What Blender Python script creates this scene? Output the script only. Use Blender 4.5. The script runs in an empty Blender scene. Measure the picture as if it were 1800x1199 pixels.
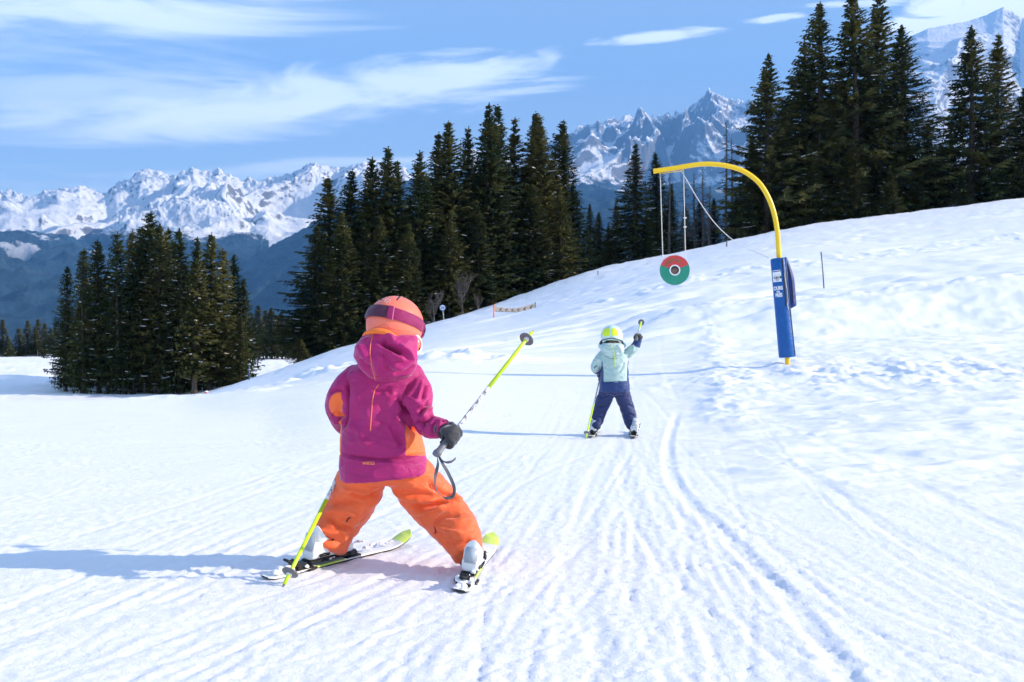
import bpy, bmesh, math, random
import numpy as np
from mathutils import Vector, Matrix, noise as mnoise

SC = bpy.context.scene
COL = SC.collection
R = math.radians

# ---------------------------------------------------------------- camera
CAMZ = 0.9
F = 1700.0                       # focal length in photograph pixels
cam_d = bpy.data.cameras.new('camera')
cam = bpy.data.objects.new('camera', cam_d)
COL.objects.link(cam)
cam.location = (0, 0, CAMZ)
cam.rotation_euler = (R(90), 0, 0)
cam_d.sensor_width = 36.0
cam_d.lens = 36.0 * F / 1800.0
cam_d.clip_start = 0.05
cam_d.clip_end = 80000.0
cam_d.dof.use_dof = True
cam_d.dof.focus_distance = 4.0
cam_d.dof.aperture_fstop = 11.0
SC.camera = cam

# ---------------------------------------------------------------- light
SUN_EL = R(22.5)
SUN_H = Vector((0.99, -0.07, 0)).normalized()      # towards the sun, on the ground
sun_dir = Vector((SUN_H.x*math.cos(SUN_EL), SUN_H.y*math.cos(SUN_EL), math.sin(SUN_EL)))
sd = bpy.data.lights.new('sun', 'SUN')
sd.energy = 5.0
sd.angle = R(0.6)
sd.color = (1.0, 0.855, 0.735)
sun = bpy.data.objects.new('sun', sd)
COL.objects.link(sun)
sun.rotation_euler = (-sun_dir).to_track_quat('-Z', 'Y').to_euler()

world = bpy.data.worlds.new('World')
SC.world = world
world.use_nodes = True
wn, wl = world.node_tree.nodes, world.node_tree.links
wn.clear()

def W(t, **kw):
    n = wn.new(t)
    for k, v in kw.items():
        setattr(n, k, v)
    return n

def wmath(op, a, b=None, c=None, clamp=False):
    n = W('ShaderNodeMath', operation=op, use_clamp=clamp)
    for i, v in enumerate((a, b, c)):
        if v is None:
            continue
        if isinstance(v, (int, float)):
            n.inputs[i].default_value = v
        else:
            wl.new(v, n.inputs[i])
    return n.outputs[0]

sky = W('ShaderNodeTexSky', sky_type='NISHITA')
sky.sun_disc = False
sky.sun_elevation = SUN_EL
sky.sun_rotation = math.atan2(SUN_H.x, SUN_H.y)
sky.altitude = 1500
sky.air_density = 1.0
sky.dust_density = 0.6
sky.ozone_density = 1.6
tc = W('ShaderNodeTexCoord')
sep = W('ShaderNodeSeparateXYZ')
wl.new(tc.outputs['Generated'], sep.inputs[0])
yy = wmath('MAXIMUM', sep.outputs[1], 0.02)
su = wmath('DIVIDE', sep.outputs[0], yy)      # tangent of azimuth
sv = wmath('DIVIDE', sep.outputs[2], yy)      # tangent of elevation

def uv_of(px, py):
    return (px-900)/F, (599.5-py)/F

def cloud(px, py, rx, ry, ang, nx, ny, seed, lo, hi, strength):
    """one elongated cirrus bank round a direction of the sky"""
    u0, v0 = uv_of(px, py)
    rx, ry = rx/F, ry/F
    du = wmath('SUBTRACT', su, u0)
    dv = wmath('SUBTRACT', sv, v0)
    ca, sa = math.cos(ang), math.sin(ang)
    a = wmath('ADD', wmath('MULTIPLY', du, ca), wmath('MULTIPLY', dv, sa))
    b = wmath('ADD', wmath('MULTIPLY', du, -sa), wmath('MULTIPLY', dv, ca))
    cmb = W('ShaderNodeCombineXYZ')
    wl.new(wmath('MULTIPLY', a, nx), cmb.inputs[0])
    wl.new(wmath('MULTIPLY', b, ny), cmb.inputs[1])
    cmb.inputs[2].default_value = seed
    nz = W('ShaderNodeTexNoise')
    nz.inputs['Scale'].default_value = 1.0
    nz.inputs['Detail'].default_value = 12
    nz.inputs['Roughness'].default_value = 0.62
    nz.inputs['Distortion'].default_value = 0.8
    wl.new(cmb.outputs[0], nz.inputs['Vector'])
    q = wmath('ADD', wmath('POWER', wmath('ABSOLUTE', wmath('DIVIDE', a, rx)), 2.0),
              wmath('POWER', wmath('ABSOLUTE', wmath('DIVIDE', b, ry)), 2.0))
    fall = wmath('SUBTRACT', 1.0, q)
    m = wmath('ADD', wmath('MULTIPLY', fall, 0.42), wmath('ADD', wmath('MULTIPLY', wmath('SUBTRACT', nz.outputs[0], 0.5), 1.75), 0.5))
    mr = W('ShaderNodeMapRange', interpolation_type='SMOOTHSTEP')
    mr.inputs[1].default_value = lo
    mr.inputs[2].default_value = hi
    wl.new(m, mr.inputs[0])
    return wmath('MULTIPLY', mr.outputs[0], strength)

cl = [
    cloud(110, 28, 560, 66, 0.02, 3.0, 17.0, 1.3, 0.44, 0.98, 0.85),
    cloud(60, 150, 620, 90, -0.06, 2.2, 22.0, 4.1, 0.48, 1.10, 0.60),
    cloud(620, 160, 420, 50, 0.10, 6.0, 24.0, 7.7, 0.38, 0.92, 0.90),
    cloud(250, 215, 420, 50, 0.03, 4.0, 22.0, 9.2, 0.44, 1.0, 0.75),
    cloud(860, 118, 150, 22, 0.02, 9.0, 40.0, 5.2, 0.52, 0.98, 0.70),
    cloud(1160, 63, 120, 13, 0.09, 12.0, 60.0, 2.2, 0.50, 0.95, 0.85),
    cloud(1350, 33, 75, 9, 0.09, 14.0, 70.0, 3.9, 0.52, 0.95, 0.75),
    cloud(1560, 4, 190, 9, 0.05, 9.0, 50.0, 6.6, 0.52, 0.95, 0.7),
    cloud(1745, 14, 190, 46, 0.16, 12.0, 26.0, 8.8, 0.32, 0.62, 1.0),
    cloud(500, 300, 380, 22, 0.05, 4.0, 40.0, 11.1, 0.58, 1.15, 0.5),
    cloud(20, 345, 300, 60, 0.0, 4.0, 30.0, 12.5, 0.60, 1.25, 0.35),
    cloud(965, 95, 26, 12, 0.0, 30.0, 60.0, 13.5, 0.50, 1.1, 0.4),
]
tot = cl[0]
for c in cl[1:]:
    tot = wmath('SUBTRACT', wmath('ADD', tot, c), wmath('MULTIPLY', tot, c))
front = wmath('GREATER_THAN', sep.outputs[1], 0.03)
tot = wmath('MULTIPLY', tot, front, clamp=True)

tint = W('ShaderNodeMix', data_type='RGBA', blend_type='MULTIPLY')
tint.inputs[0].default_value = 1.0
tint.inputs[7].default_value = (0.90, 0.99, 0.93, 1)
wl.new(sky.outputs[0], tint.inputs[6])
mixc = W('ShaderNodeMix', data_type='RGBA')
wl.new(tot, mixc.inputs[0])
pale = W('ShaderNodeMix', data_type='RGBA')
wl.new(wmath('MAXIMUM', wmath('SUBTRACT', 0.46, wmath('MULTIPLY', sv, 1.0), clamp=True), 0.18), pale.inputs[0])
wl.new(tint.outputs[2], pale.inputs[6])
pale.inputs[7].default_value = (6.6, 6.4, 6.6, 1)
wl.new(pale.outputs[2], mixc.inputs[6])
mixc.inputs[7].default_value = (9.6, 9.7, 10.0, 1)
bg = W('ShaderNodeBackground')
bg.inputs[1].default_value = 0.086
wl.new(mixc.outputs[2], bg.inputs[0])
wo = W('ShaderNodeOutputWorld')
wl.new(bg.outputs[0], wo.inputs[0])

SC.view_settings.view_transform = 'Standard'
SC.view_settings.look = 'None'
SC.view_settings.gamma = 1.0
SC.view_settings.use_curve_mapping = False
SC.view_settings.exposure = 1.62
SC.cycles.use_denoising = True
SC.cycles.max_bounces = 8
SC.cycles.volume_bounces = 0
SC.cycles.use_adaptive_sampling = True
SC.cycles.adaptive_threshold = 0.02

# ---------------------------------------------------------------- helpers
def P(x, y, D):
    """the world point seen at photograph pixel x, y when it is D metres ahead"""
    return Vector(((x-900)/F*D, D, CAMZ-(y-599.5)/F*D))

def tag(o, label=None, cat=None, group=None, kind=None):
    if label: o['label'] = label
    if cat: o['category'] = cat
    if group: o['group'] = group
    if kind: o['kind'] = kind
    return o

def empty(name, loc=(0, 0, 0), rot=None):
    o = bpy.data.objects.new(name, None)
    o.empty_display_size = 0.2
    o.location = loc
    if rot: o.rotation_euler = rot
    COL.objects.link(o)
    return o

def mesh_obj(name, verts, faces, mats=(), parent=None, smooth=True, midx=None, link=True):
    me = bpy.data.meshes.new(name)
    if isinstance(verts, np.ndarray) and isinstance(faces, np.ndarray):
        n, k = faces.shape
        me.vertices.add(len(verts))
        me.vertices.foreach_set('co', verts.astype(np.float32).ravel())
        me.loops.add(n*k)
        me.loops.foreach_set('vertex_index', faces.astype(np.int32).ravel())
        me.polygons.add(n)
        me.polygons.foreach_set('loop_start', np.arange(0, n*k, k, dtype=np.int32))
        me.update(calc_edges=True)
    else:
        me.from_pydata([tuple(v) for v in verts], [], [tuple(int(i) for i in f) for f in faces])
        me.update()
    for m in (mats if isinstance(mats, (list, tuple)) else [mats]):
        me.materials.append(m)
    if midx is not None:
        me.polygons.foreach_set('material_index', np.asarray(midx, dtype=np.int32))
    me.polygons.foreach_set('use_smooth', np.full(len(me.polygons), bool(smooth)))
    o = bpy.data.objects.new(name, me)
    if parent is not None: o.parent = parent
    if link: COL.objects.link(o)
    return o

class MB:
    """collects shapes, then links them as one mesh object"""
    def __init__(s): s.v = []; s.f = []; s.m = []
    def add(s, v, f, mi=0):
        b = len(s.v); s.v += [tuple(q) for q in v]
        s.f += [tuple(i+b for i in q) for q in f]; s.m += [mi]*len(f)
    def box(s, c, size, rot=None, mi=0, bev=0.0):
        x, y, z = (q/2 for q in size)
        bm = bmesh.new()
        bmesh.ops.create_cube(bm, size=1)
        for v in bm.verts: v.co = Vector((v.co.x*size[0], v.co.y*size[1], v.co.z*size[2]))
        if bev > 0: bmesh.ops.bevel(bm, geom=bm.edges[:], offset=bev, segments=2, affect='EDGES')
        M = rot if rot is not None else Matrix.Identity(3)
        c = Vector(c)
        bm.verts.index_update()
        s.add([c + M @ v.co for v in bm.verts], [[v.index for v in f.verts] for f in bm.faces], mi)
        bm.free()
    def tube(s, pts, rad, n=12, mi=0, cap=True, flat=1.0, up=None, twist=0.0):
        """sweep a round or flattened section along pts; rad one number or one per point"""
        pts = [Vector(p) for p in pts]
        if not isinstance(rad, (list, tuple, np.ndarray)): rad = [rad]*len(pts)
        t0 = (pts[1]-pts[0]).normalized()
        u = Vector(up) if up is not None else (Vector((0, 0, 1)) if abs(t0.z) < .9 else Vector((0, 1, 0)))
        V = []; Fc = []
        for i, p in enumerate(pts):
            t = (pts[min(i+1, len(pts)-1)]-pts[max(i-1, 0)]).normalized()
            w = t.cross(u)
            if w.length < 1e-6: w = t.orthogonal()
            w.normalize(); u2 = w.cross(t).normalized(); u = u2
            for k in range(n):
                a = 2*math.pi*k/n + twist
                V.append(p + w*(math.cos(a)*rad[i]) + u2*(math.sin(a)*rad[i]*flat))
        for i in range(len(pts)-1):
            for k in range(n):
                a, b = i*n+k, i*n+(k+1) % n
                Fc.append((a, b, b+n, a+n))
        if cap:
            Fc.append(tuple(reversed(range(n)))); Fc.append(tuple(range((len(pts)-1)*n, len(pts)*n)))
        s.add(V, Fc, mi)
    def lathe(s, prof, n=24, M=None, mi=0):
        """prof: list of (r, z); M places it"""
        V = []; Fc = []
        for r, z in prof:
            for k in range(n):
                a = 2*math.pi*k/n
                V.append(Vector((r*math.cos(a), r*math.sin(a), z)))
        for i in range(len(prof)-1):
            for k in range(n):
                a, b = i*n+k, i*n+(k+1) % n
                Fc.append((a, b, b+n, a+n))
        if prof[0][0] > 1e-5: Fc.append(tuple(reversed(range(n))))
        if prof[-1][0] > 1e-5: Fc.append(tuple(range((len(prof)-1)*n, len(prof)*n)))
        if M is not None: V = [M @ v for v in V]
        s.add(V, Fc, mi)
    def build(s, name, mats, parent=None, smooth=True, sharp=None):
        o = mesh_obj(name, s.v, s.f, mats, parent, smooth, s.m)
        if sharp is not None: sharpen(o, sharp)
        return o

def sharpen(o, deg=40):
    me = o.data
    bm = bmesh.new(); bm.from_mesh(me)
    for e in bm.edges:
        if len(e.link_faces) == 2 and e.calc_face_angle(0) > R(deg): e.smooth = False
    bm.to_mesh(me); bm.free()

def axis_matrix(origin, z, x=None):
    z = Vector(z).normalized()
    x = Vector(x) if x is not None else z.orthogonal()
    y = z.cross(x).normalized(); x = y.cross(z).normalized()
    M = Matrix((x, y, z)).transposed().to_4x4()
    M.translation = Vector(origin)
    return M

def smooth_pts(pts, n=6, rad=None):
    """Catmull-Rom through pts (and through rad)"""
    pts = [Vector(p) for p in pts]
    out = []; ro = []
    L = len(pts)
    for i in range(L-1):
        p0, p1, p2, p3 = pts[max(i-1, 0)], pts[i], pts[i+1], pts[min(i+2, L-1)]
        for k in range(n):
            t = k/n
            out.append(0.5*((2*p1) + (p2-p0)*t + (2*p0-5*p1+4*p2-p3)*t*t + (3*p1-p0-3*p2+p3)*t*t*t))
            if rad: ro.append(rad[i]*(1-t)+rad[i+1]*t)
    out.append(pts[-1])
    if rad: ro.append(rad[-1]); return out, ro
    return out

# numpy gradient noise
def _hash(ix, iy, seed):
    h = (ix.astype(np.int64)*374761393 + iy.astype(np.int64)*668265263 + seed*974634777) & 0xFFFFFFFF
    h = ((h ^ (h >> 13))*1274126177) & 0xFFFFFFFF
    return ((h ^ (h >> 16)) & 0xFFFF)/65536.0*2*np.pi
def pn(x, y, seed=0):
    x0 = np.floor(x); y0 = np.floor(y)
    fx = x-x0; fy = y-y0
    u = fx*fx*fx*(fx*(fx*6-15)+10); v = fy*fy*fy*(fy*(fy*6-15)+10)
    def g(dx, dy):
        a = _hash(x0+dx, y0+dy, seed)
        return np.cos(a)*(fx-dx)+np.sin(a)*(fy-dy)
    return ((g(0, 0)*(1-u)+g(1, 0)*u)*(1-v)+(g(0, 1)*(1-u)+g(1, 1)*u)*v)*1.5
def fbm(x, y, oct=4, seed=0, gain=.5):
    s = 0; a = 1.0
    for i in range(oct):
        s = s + a*pn(x, y, seed+i*17); x = x*2.03; y = y*2.03; a *= gain
    return s
def ridged(x, y, oct=6, seed=0, gain=.5):
    s = 0; a = 1.0; w = 1.0
    for i in range(oct):
        n = 1-np.abs(pn(x, y, seed+i*17)); n = n*n*w
        s = s+a*n; w = np.clip(n*1.6, 0, 1); x = x*2.07; y = y*2.07; a *= gain
    return s
def sstep(a, b, x):
    t = np.clip((x-a)/(b-a), 0, 1); return t*t*(3-2*t)

# materials
class NT:
    def __init__(s, name):
        s.m = bpy.data.materials.new(name); s.m.use_nodes = True
        s.n = s.m.node_tree.nodes; s.l = s.m.node_tree.links
        s.n.clear()
        s.out = s.n.new('ShaderNodeOutputMaterial')
        s.b = s.n.new('ShaderNodeBsdfPrincipled')
        s.l.new(s.b.outputs[0], s.out.inputs[0])
        s.tc = None
    def coord(s, which='Object'):
        if s.tc is None: s.tc = s.n.new('ShaderNodeTexCoord')
        return s.tc.outputs[which]
    def node(s, t, **kw):
        n = s.n.new(t)
        for k, v in kw.items(): setattr(n, k, v)
        return n
    def put(s, v, inp):
        if hasattr(v, 'is_linked') or isinstance(v, bpy.types.NodeSocket): s.l.new(v, inp)
        else: inp.default_value = v
    def noise(s, scale, detail=4, rough=.5, vec=None, dist=0.0, stretch=None):
        n = s.n.new('ShaderNodeTexNoise')
        n.inputs['Scale'].default_value = scale; n.inputs['Detail'].default_value = detail
        n.inputs['Roughness'].default_value = rough; n.inputs['Distortion'].default_value = dist
        vec = vec if vec is not None else s.coord()
        if stretch:
            mp = s.n.new('ShaderNodeMapping'); mp.inputs['Scale'].default_value = stretch
            s.l.new(vec, mp.inputs[0]); vec = mp.outputs[0]
        s.l.new(vec, n.inputs['Vector'])
        return n.outputs[0]
    def math(s, op, a, b=0.0, clamp=False):
        n = s.n.new('ShaderNodeMath'); n.operation = op; n.use_clamp = clamp
        s.put(a, n.inputs[0]); s.put(b, n.inputs[1]); return n.outputs[0]
    def ramp(s, f, a, b, smooth=True):
        n = s.n.new('ShaderNodeMapRange')
        if smooth: n.interpolation_type = 'SMOOTHSTEP'
        n.inputs[1].default_value = a; n.inputs[2].default_value = b
        s.l.new(f, n.inputs[0]); return n.outputs[0]
    def mix(s, f, a, b):
        n = s.n.new('ShaderNodeMix'); n.data_type = 'RGBA'
        s.put(f, n.inputs[0])
        for v, i in ((a, 6), (b, 7)):
            if isinstance(v, tuple) and len(v) == 3: v = v+(1,)
            s.put(v, n.inputs[i])
        return n.outputs[2]
    def attr(s, name):
        n = s.n.new('ShaderNodeAttribute'); n.attribute_name = name; return n.outputs['Fac']
    def color(s, c):
        if isinstance(c, tuple) and len(c) == 3: c = c+(1,)
        s.put(c, s.b.inputs['Base Color']); return s
    def set(s, **kw):
        for k, v in kw.items():
            s.put(v, s.b.inputs[k.replace('_', ' ')])
        return s
    def bump(s, h, strength=.3, dist=.01, prev=None):
        n = s.n.new('ShaderNodeBump'); n.inputs['Strength'].default_value = strength
        n.inputs['Distance'].default_value = dist
        s.l.new(h, n.inputs['Height'])
        if prev is not None: s.l.new(prev, n.inputs['Normal'])
        s.l.new(n.outputs[0], s.b.inputs['Normal']); return n.outputs[0]

def plain(name, col, rough=.5, metal=0.0, nscale=40, nstr=.08, bump=0.05, bdist=.002, coat=0.0):
    t = NT(name)
    nz = t.noise(nscale, 4, .6)
    d = tuple(c*(1-nstr*2) for c in col)
    t.color(t.mix(t.ramp(nz, .3, .7), d, col))
    t.set(Roughness=rough, Metallic=metal, Coat_Weight=coat)
    if bump: t.bump(t.noise(nscale*4, 3, .6), bump, bdist)
    return t.m
# ================================================================ THE LAND
GD = np.array([0, 6, 10, 14, 18, 21, 24, 28, 32, 42, 55, 70, 85, 100, 130, 170, 200, 260, 340], float)
GX = np.array([-1500, 0, 300, 450, 600, 750, 900, 1050, 1200, 1400, 1600, 1800, 3000], float)
GZ = np.array([
 [0, 0, 0, 0, -.35, -.7, -1.0, -1.5, -1.9, -2.6, -3.0, -3.1, -3.0, -2.9, -2.6, -2.3, -2.2, -7, -14],
 [0, 0, 0, 0, -.35, -.7, -1.0, -1.5, -1.9, -2.6, -3.0, -3.1, -3.0, -2.9, -2.6, -2.3, -2.2, -7, -14],
 [0, 0, 0, .0, -.25, -.48, -.75, -1.0, -1.2, -1.75, -2.55, -3.2, -3.2, -3.1, -2.7, -2.3, -2.2, -7, -14],
 [0, 0, 0, .1, -.03, -.15, -.3, -.45, -.6, -.9, -1.22, -1.75, -2.8, -3.0, -2.6, -2.2, -2.2, -7, -14],
 [0, 0, .05, .2, .2, .2, .2, .2, .2, .22, .27, .38, -.3, -1.6, -2.6, -3, -4, -8, -14],
 [0, 0, .03, .24, .45, .57, .65, .8, .9, 1.2, 1.6, 2.05, 1.9, 1.0, -1, -4, -6, -10, -16],
 [0, 0, -.01, .20, .43, .62, .85, 1.15, 1.4, 1.95, 2.75, 3.75, 4.6, 4.5, 2, -2, -5, -10, -16],
 [0, 0, -.03, .18, .44, .68, 1.12, 1.6, 2.0, 2.9, 4.1, 5.6, 7.2, 7.5, 6, 3, 0, -8, -16],
 [0, 0, -.03, .22, .52, .82, 1.62, 1.98, 2.6, 3.8, 5.3, 7.0, 8.7, 9.2, 8, 5, 2, -8, -16],
 [0, 0, .04, .34, .66, .95, 1.98, 2.3, 3.0, 4.6, 6.5, 8.7, 10.8, 11.6, 12, 11, 9, 0, -12],
 [0, 0, .14, .4, .78, 1.05, 2.2, 2.6, 3.3, 5.0, 7.2, 9.8, 12.2, 13.5, 15, 15, 14, 6, -10],
 [0, 0, .18, .45, .85, 1.15, 2.5, 2.95, 3.6, 5.5, 8.0, 10.9, 13.4, 15, 17.5, 19, 19, 12, -5],
 [0, 0, .3, .8, 1.5, 2.1, 2.9, 4.0, 5.2, 8.0, 11.5, 15, 18.4, 21, 25, 29, 31, 25, 8],
])

def pchip_rows(x, Y, xq):
    """monotone cubic of rows Y over knots x at query xq (1-D), returns rows x len(xq)"""
    h = np.diff(x); d = np.diff(Y, axis=1)/h
    m = np.zeros_like(Y)
    a, b = d[:, :-1], d[:, 1:]
    w1 = 2*h[1:]+h[:-1]; w2 = h[1:]+2*h[:-1]
    ok = a*b > 0
    m[:, 1:-1] = np.where(ok, (w1+w2)/(w1/np.where(ok, a, 1)+w2/np.where(ok, b, 1)), 0)
    m[:, 0] = d[:, 0]; m[:, -1] = d[:, -1]
    i = np.clip(np.searchsorted(x, xq)-1, 0, len(x)-2)
    t = (xq-x[i])/h[i]
    return ((1+2*t)*(1-t)**2)*Y[:, i]+(t*(1-t)**2*h[i])*m[:, i]+(t*t*(3-2*t))*Y[:, i+1]+(t*t*(t-1)*h[i])*m[:, i+1]

_LD = np.linspace(0, math.log(1+340/6), 240)
_QX = np.linspace(-1500, 3000, 361)
_T1 = pchip_rows(GD, GZ, (np.exp(_LD)-1)*6)
_T2 = pchip_rows(GX, _T1.T.copy(), _QX).T          # (361, 240)

def base_h(X, Y):
    X = np.asarray(X, float); Y = np.asarray(Y, float)
    Yc = np.clip(Y, 0, 339.9)
    px = np.clip(X/np.maximum(Yc, 4.0)*F+900, -1499, 2999)
    fi = (px+1500)/12.5
    fj = np.log(1+Yc/6)/_LD[-1]*239
    i = np.clip(fi.astype(int), 0, 359); j = np.clip(fj.astype(int), 0, 238)
    a = fi-i; b = fj-j
    return (_T2[i, j]*(1-a)+_T2[i+1, j]*a)*(1-b)+(_T2[i, j+1]*(1-a)+_T2[i+1, j+1]*a)*b

# ski tracks, as seen on the nearly flat run-out: (pixel path, width m, depth m)
TR = [
 ([(1190, 730), (1176, 770), (1178, 830), (1215, 885), (1300, 965), (1400, 1070), (1520, 1230)], .10, .030),
 ([(1088, 770), (1060, 815), (1030, 900), (1018, 1000), (1024, 1100), (1045, 1260)], .16, .020),
 ([(1080, 760), (1095, 830), (1130, 920), (1190, 1020), (1270, 1140), (1330, 1240)], .12, .018),
 ([(1100, 750), (1120, 800), (1190, 900), (1260, 960), (1380, 1080), (1500, 1180)], .05, .012),
 ([(1240, 720), (1290, 770), (1420, 840), (1560, 930), (1800, 1060)], .12, .022),
 ([(1330, 740), (1480, 800), (1600, 850), (1820, 960)], .14, .022),
 ([(1050, 790), (960, 830), (880, 880), (820, 960), (740, 1080), (700, 1230)], .06, .016),
 ([(1000, 800), (890, 850), (800, 950), (770, 1040), (735, 1240)], .05, .014),
 ([(905, 870), (870, 960), (850, 1060), (842, 1230)], .035, .016),
 ([(1000, 840), (930, 1000), (880, 1230)], .05, .010),
 ([(600, 880), (480, 925), (320, 1000), (160, 1080), (-20, 1150)], .05, .016),
 ([(620, 900), (460, 960), (250, 1060), (60, 1180)], .05, .010),
 ([(500, 1040), (330, 1130), (180, 1230)], .06, .010),
 ([(700, 860), (560, 880), (400, 950), (200, 1010), (0, 1060)], .04, .008),
 ([(620, 1010), (520, 1080), (400, 1230)], .05, .010),
 ([(1010, 1050), (1060, 1130), (1120, 1240)], .10, .018),
 ([(1200, 900), (1330, 1000), (1520, 1130), (1620, 1240)], .07, .014),
 ([(1300, 880), (1480, 980), (1700, 1120), (1820, 1190)], .08, .014),
 ([(1240, 860), (1400, 950), (1640, 1100), (1800, 1220)], .04, .010),
 ([(1120, 670), (1110, 700), (1150, 720), (1190, 745)], .08, .02),
 ([(1160, 660), (1165, 690), (1190, 720)], .08, .02),
 ([(1100, 690), (1090, 720), (1090, 760)], .08, .015),
 ([(1215, 1010), (1240, 1110), (1260, 1240)], .04, .010),
 ([(860, 1050), (845, 1130), (840, 1240)], .03, .012),
 ([(960, 880), (985, 980), (990, 1100), (985, 1240)], .05, .008),
]
def seg_dist(X, Y, pts):
    d = np.full(X.shape, 1e9); s = np.zeros(X.shape); acc = 0
    for (ax, ay), (bx, by) in zip(pts[:-1], pts[1:]):
        L2 = (bx-ax)**2+(by-ay)**2; L = math.sqrt(L2)
        t = np.clip(((X-ax)*(bx-ax)+(Y-ay)*(by-ay))/L2, 0, 1)
        q = (X-ax-t*(bx-ax))**2+(Y-ay-t*(by-ay))**2
        k = q < d
        d = np.where(k, q, d); s = np.where(k, acc+t*L, s); acc += L
    return np.sqrt(d), s
def _track_world(path):
    p = [Vector((q[0], 0, q[1])) for q in path]
    out = []
    for q in smooth_pts(p, 5):
        D = 0.9*F/max(q.z-600, 50)
        out.append(((q.x-900)/F*D, D))
    return out
TRW = [(_track_world(p), w*.75, d*(.24 if i == 0 else .13)) for i, (p, w, d) in enumerate(TR)]
_rk = random.Random(77)
for _i in range(64):                      # thin single ski lines
    _x0 = _rk.gauss(1100, 90); _y0 = _rk.uniform(700, 900)
    _xb = _x0+(_x0-1100)*3+_rk.gauss(0, 420)
    _bow = _rk.uniform(-60, 60)
    _ym = (_y0+1250)/2
    TRW.append((_track_world([(_x0, _y0), (_x0+(_xb-_x0)*.33+_bow, _ym), (_xb, 1260)]), _rk.uniform(.014, .034), _rk.uniform(.0012, .0030)))
for _i in range(22):                      # and those crossing to the left
    _x0 = _rk.uniform(420, 900); _y0 = _rk.uniform(780, 960)
    _L = _rk.uniform(300, 800); _sl = _rk.uniform(.30, .52)
    TRW.append((_track_world([(_x0, _y0), (_x0-_L*.5, _y0+_L*.5*_sl+_rk.uniform(-14, 14)), (_x0-_L, _y0+_L*_sl)]), _rk.uniform(.02, .05), _rk.uniform(.0015, .0032)))

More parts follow.
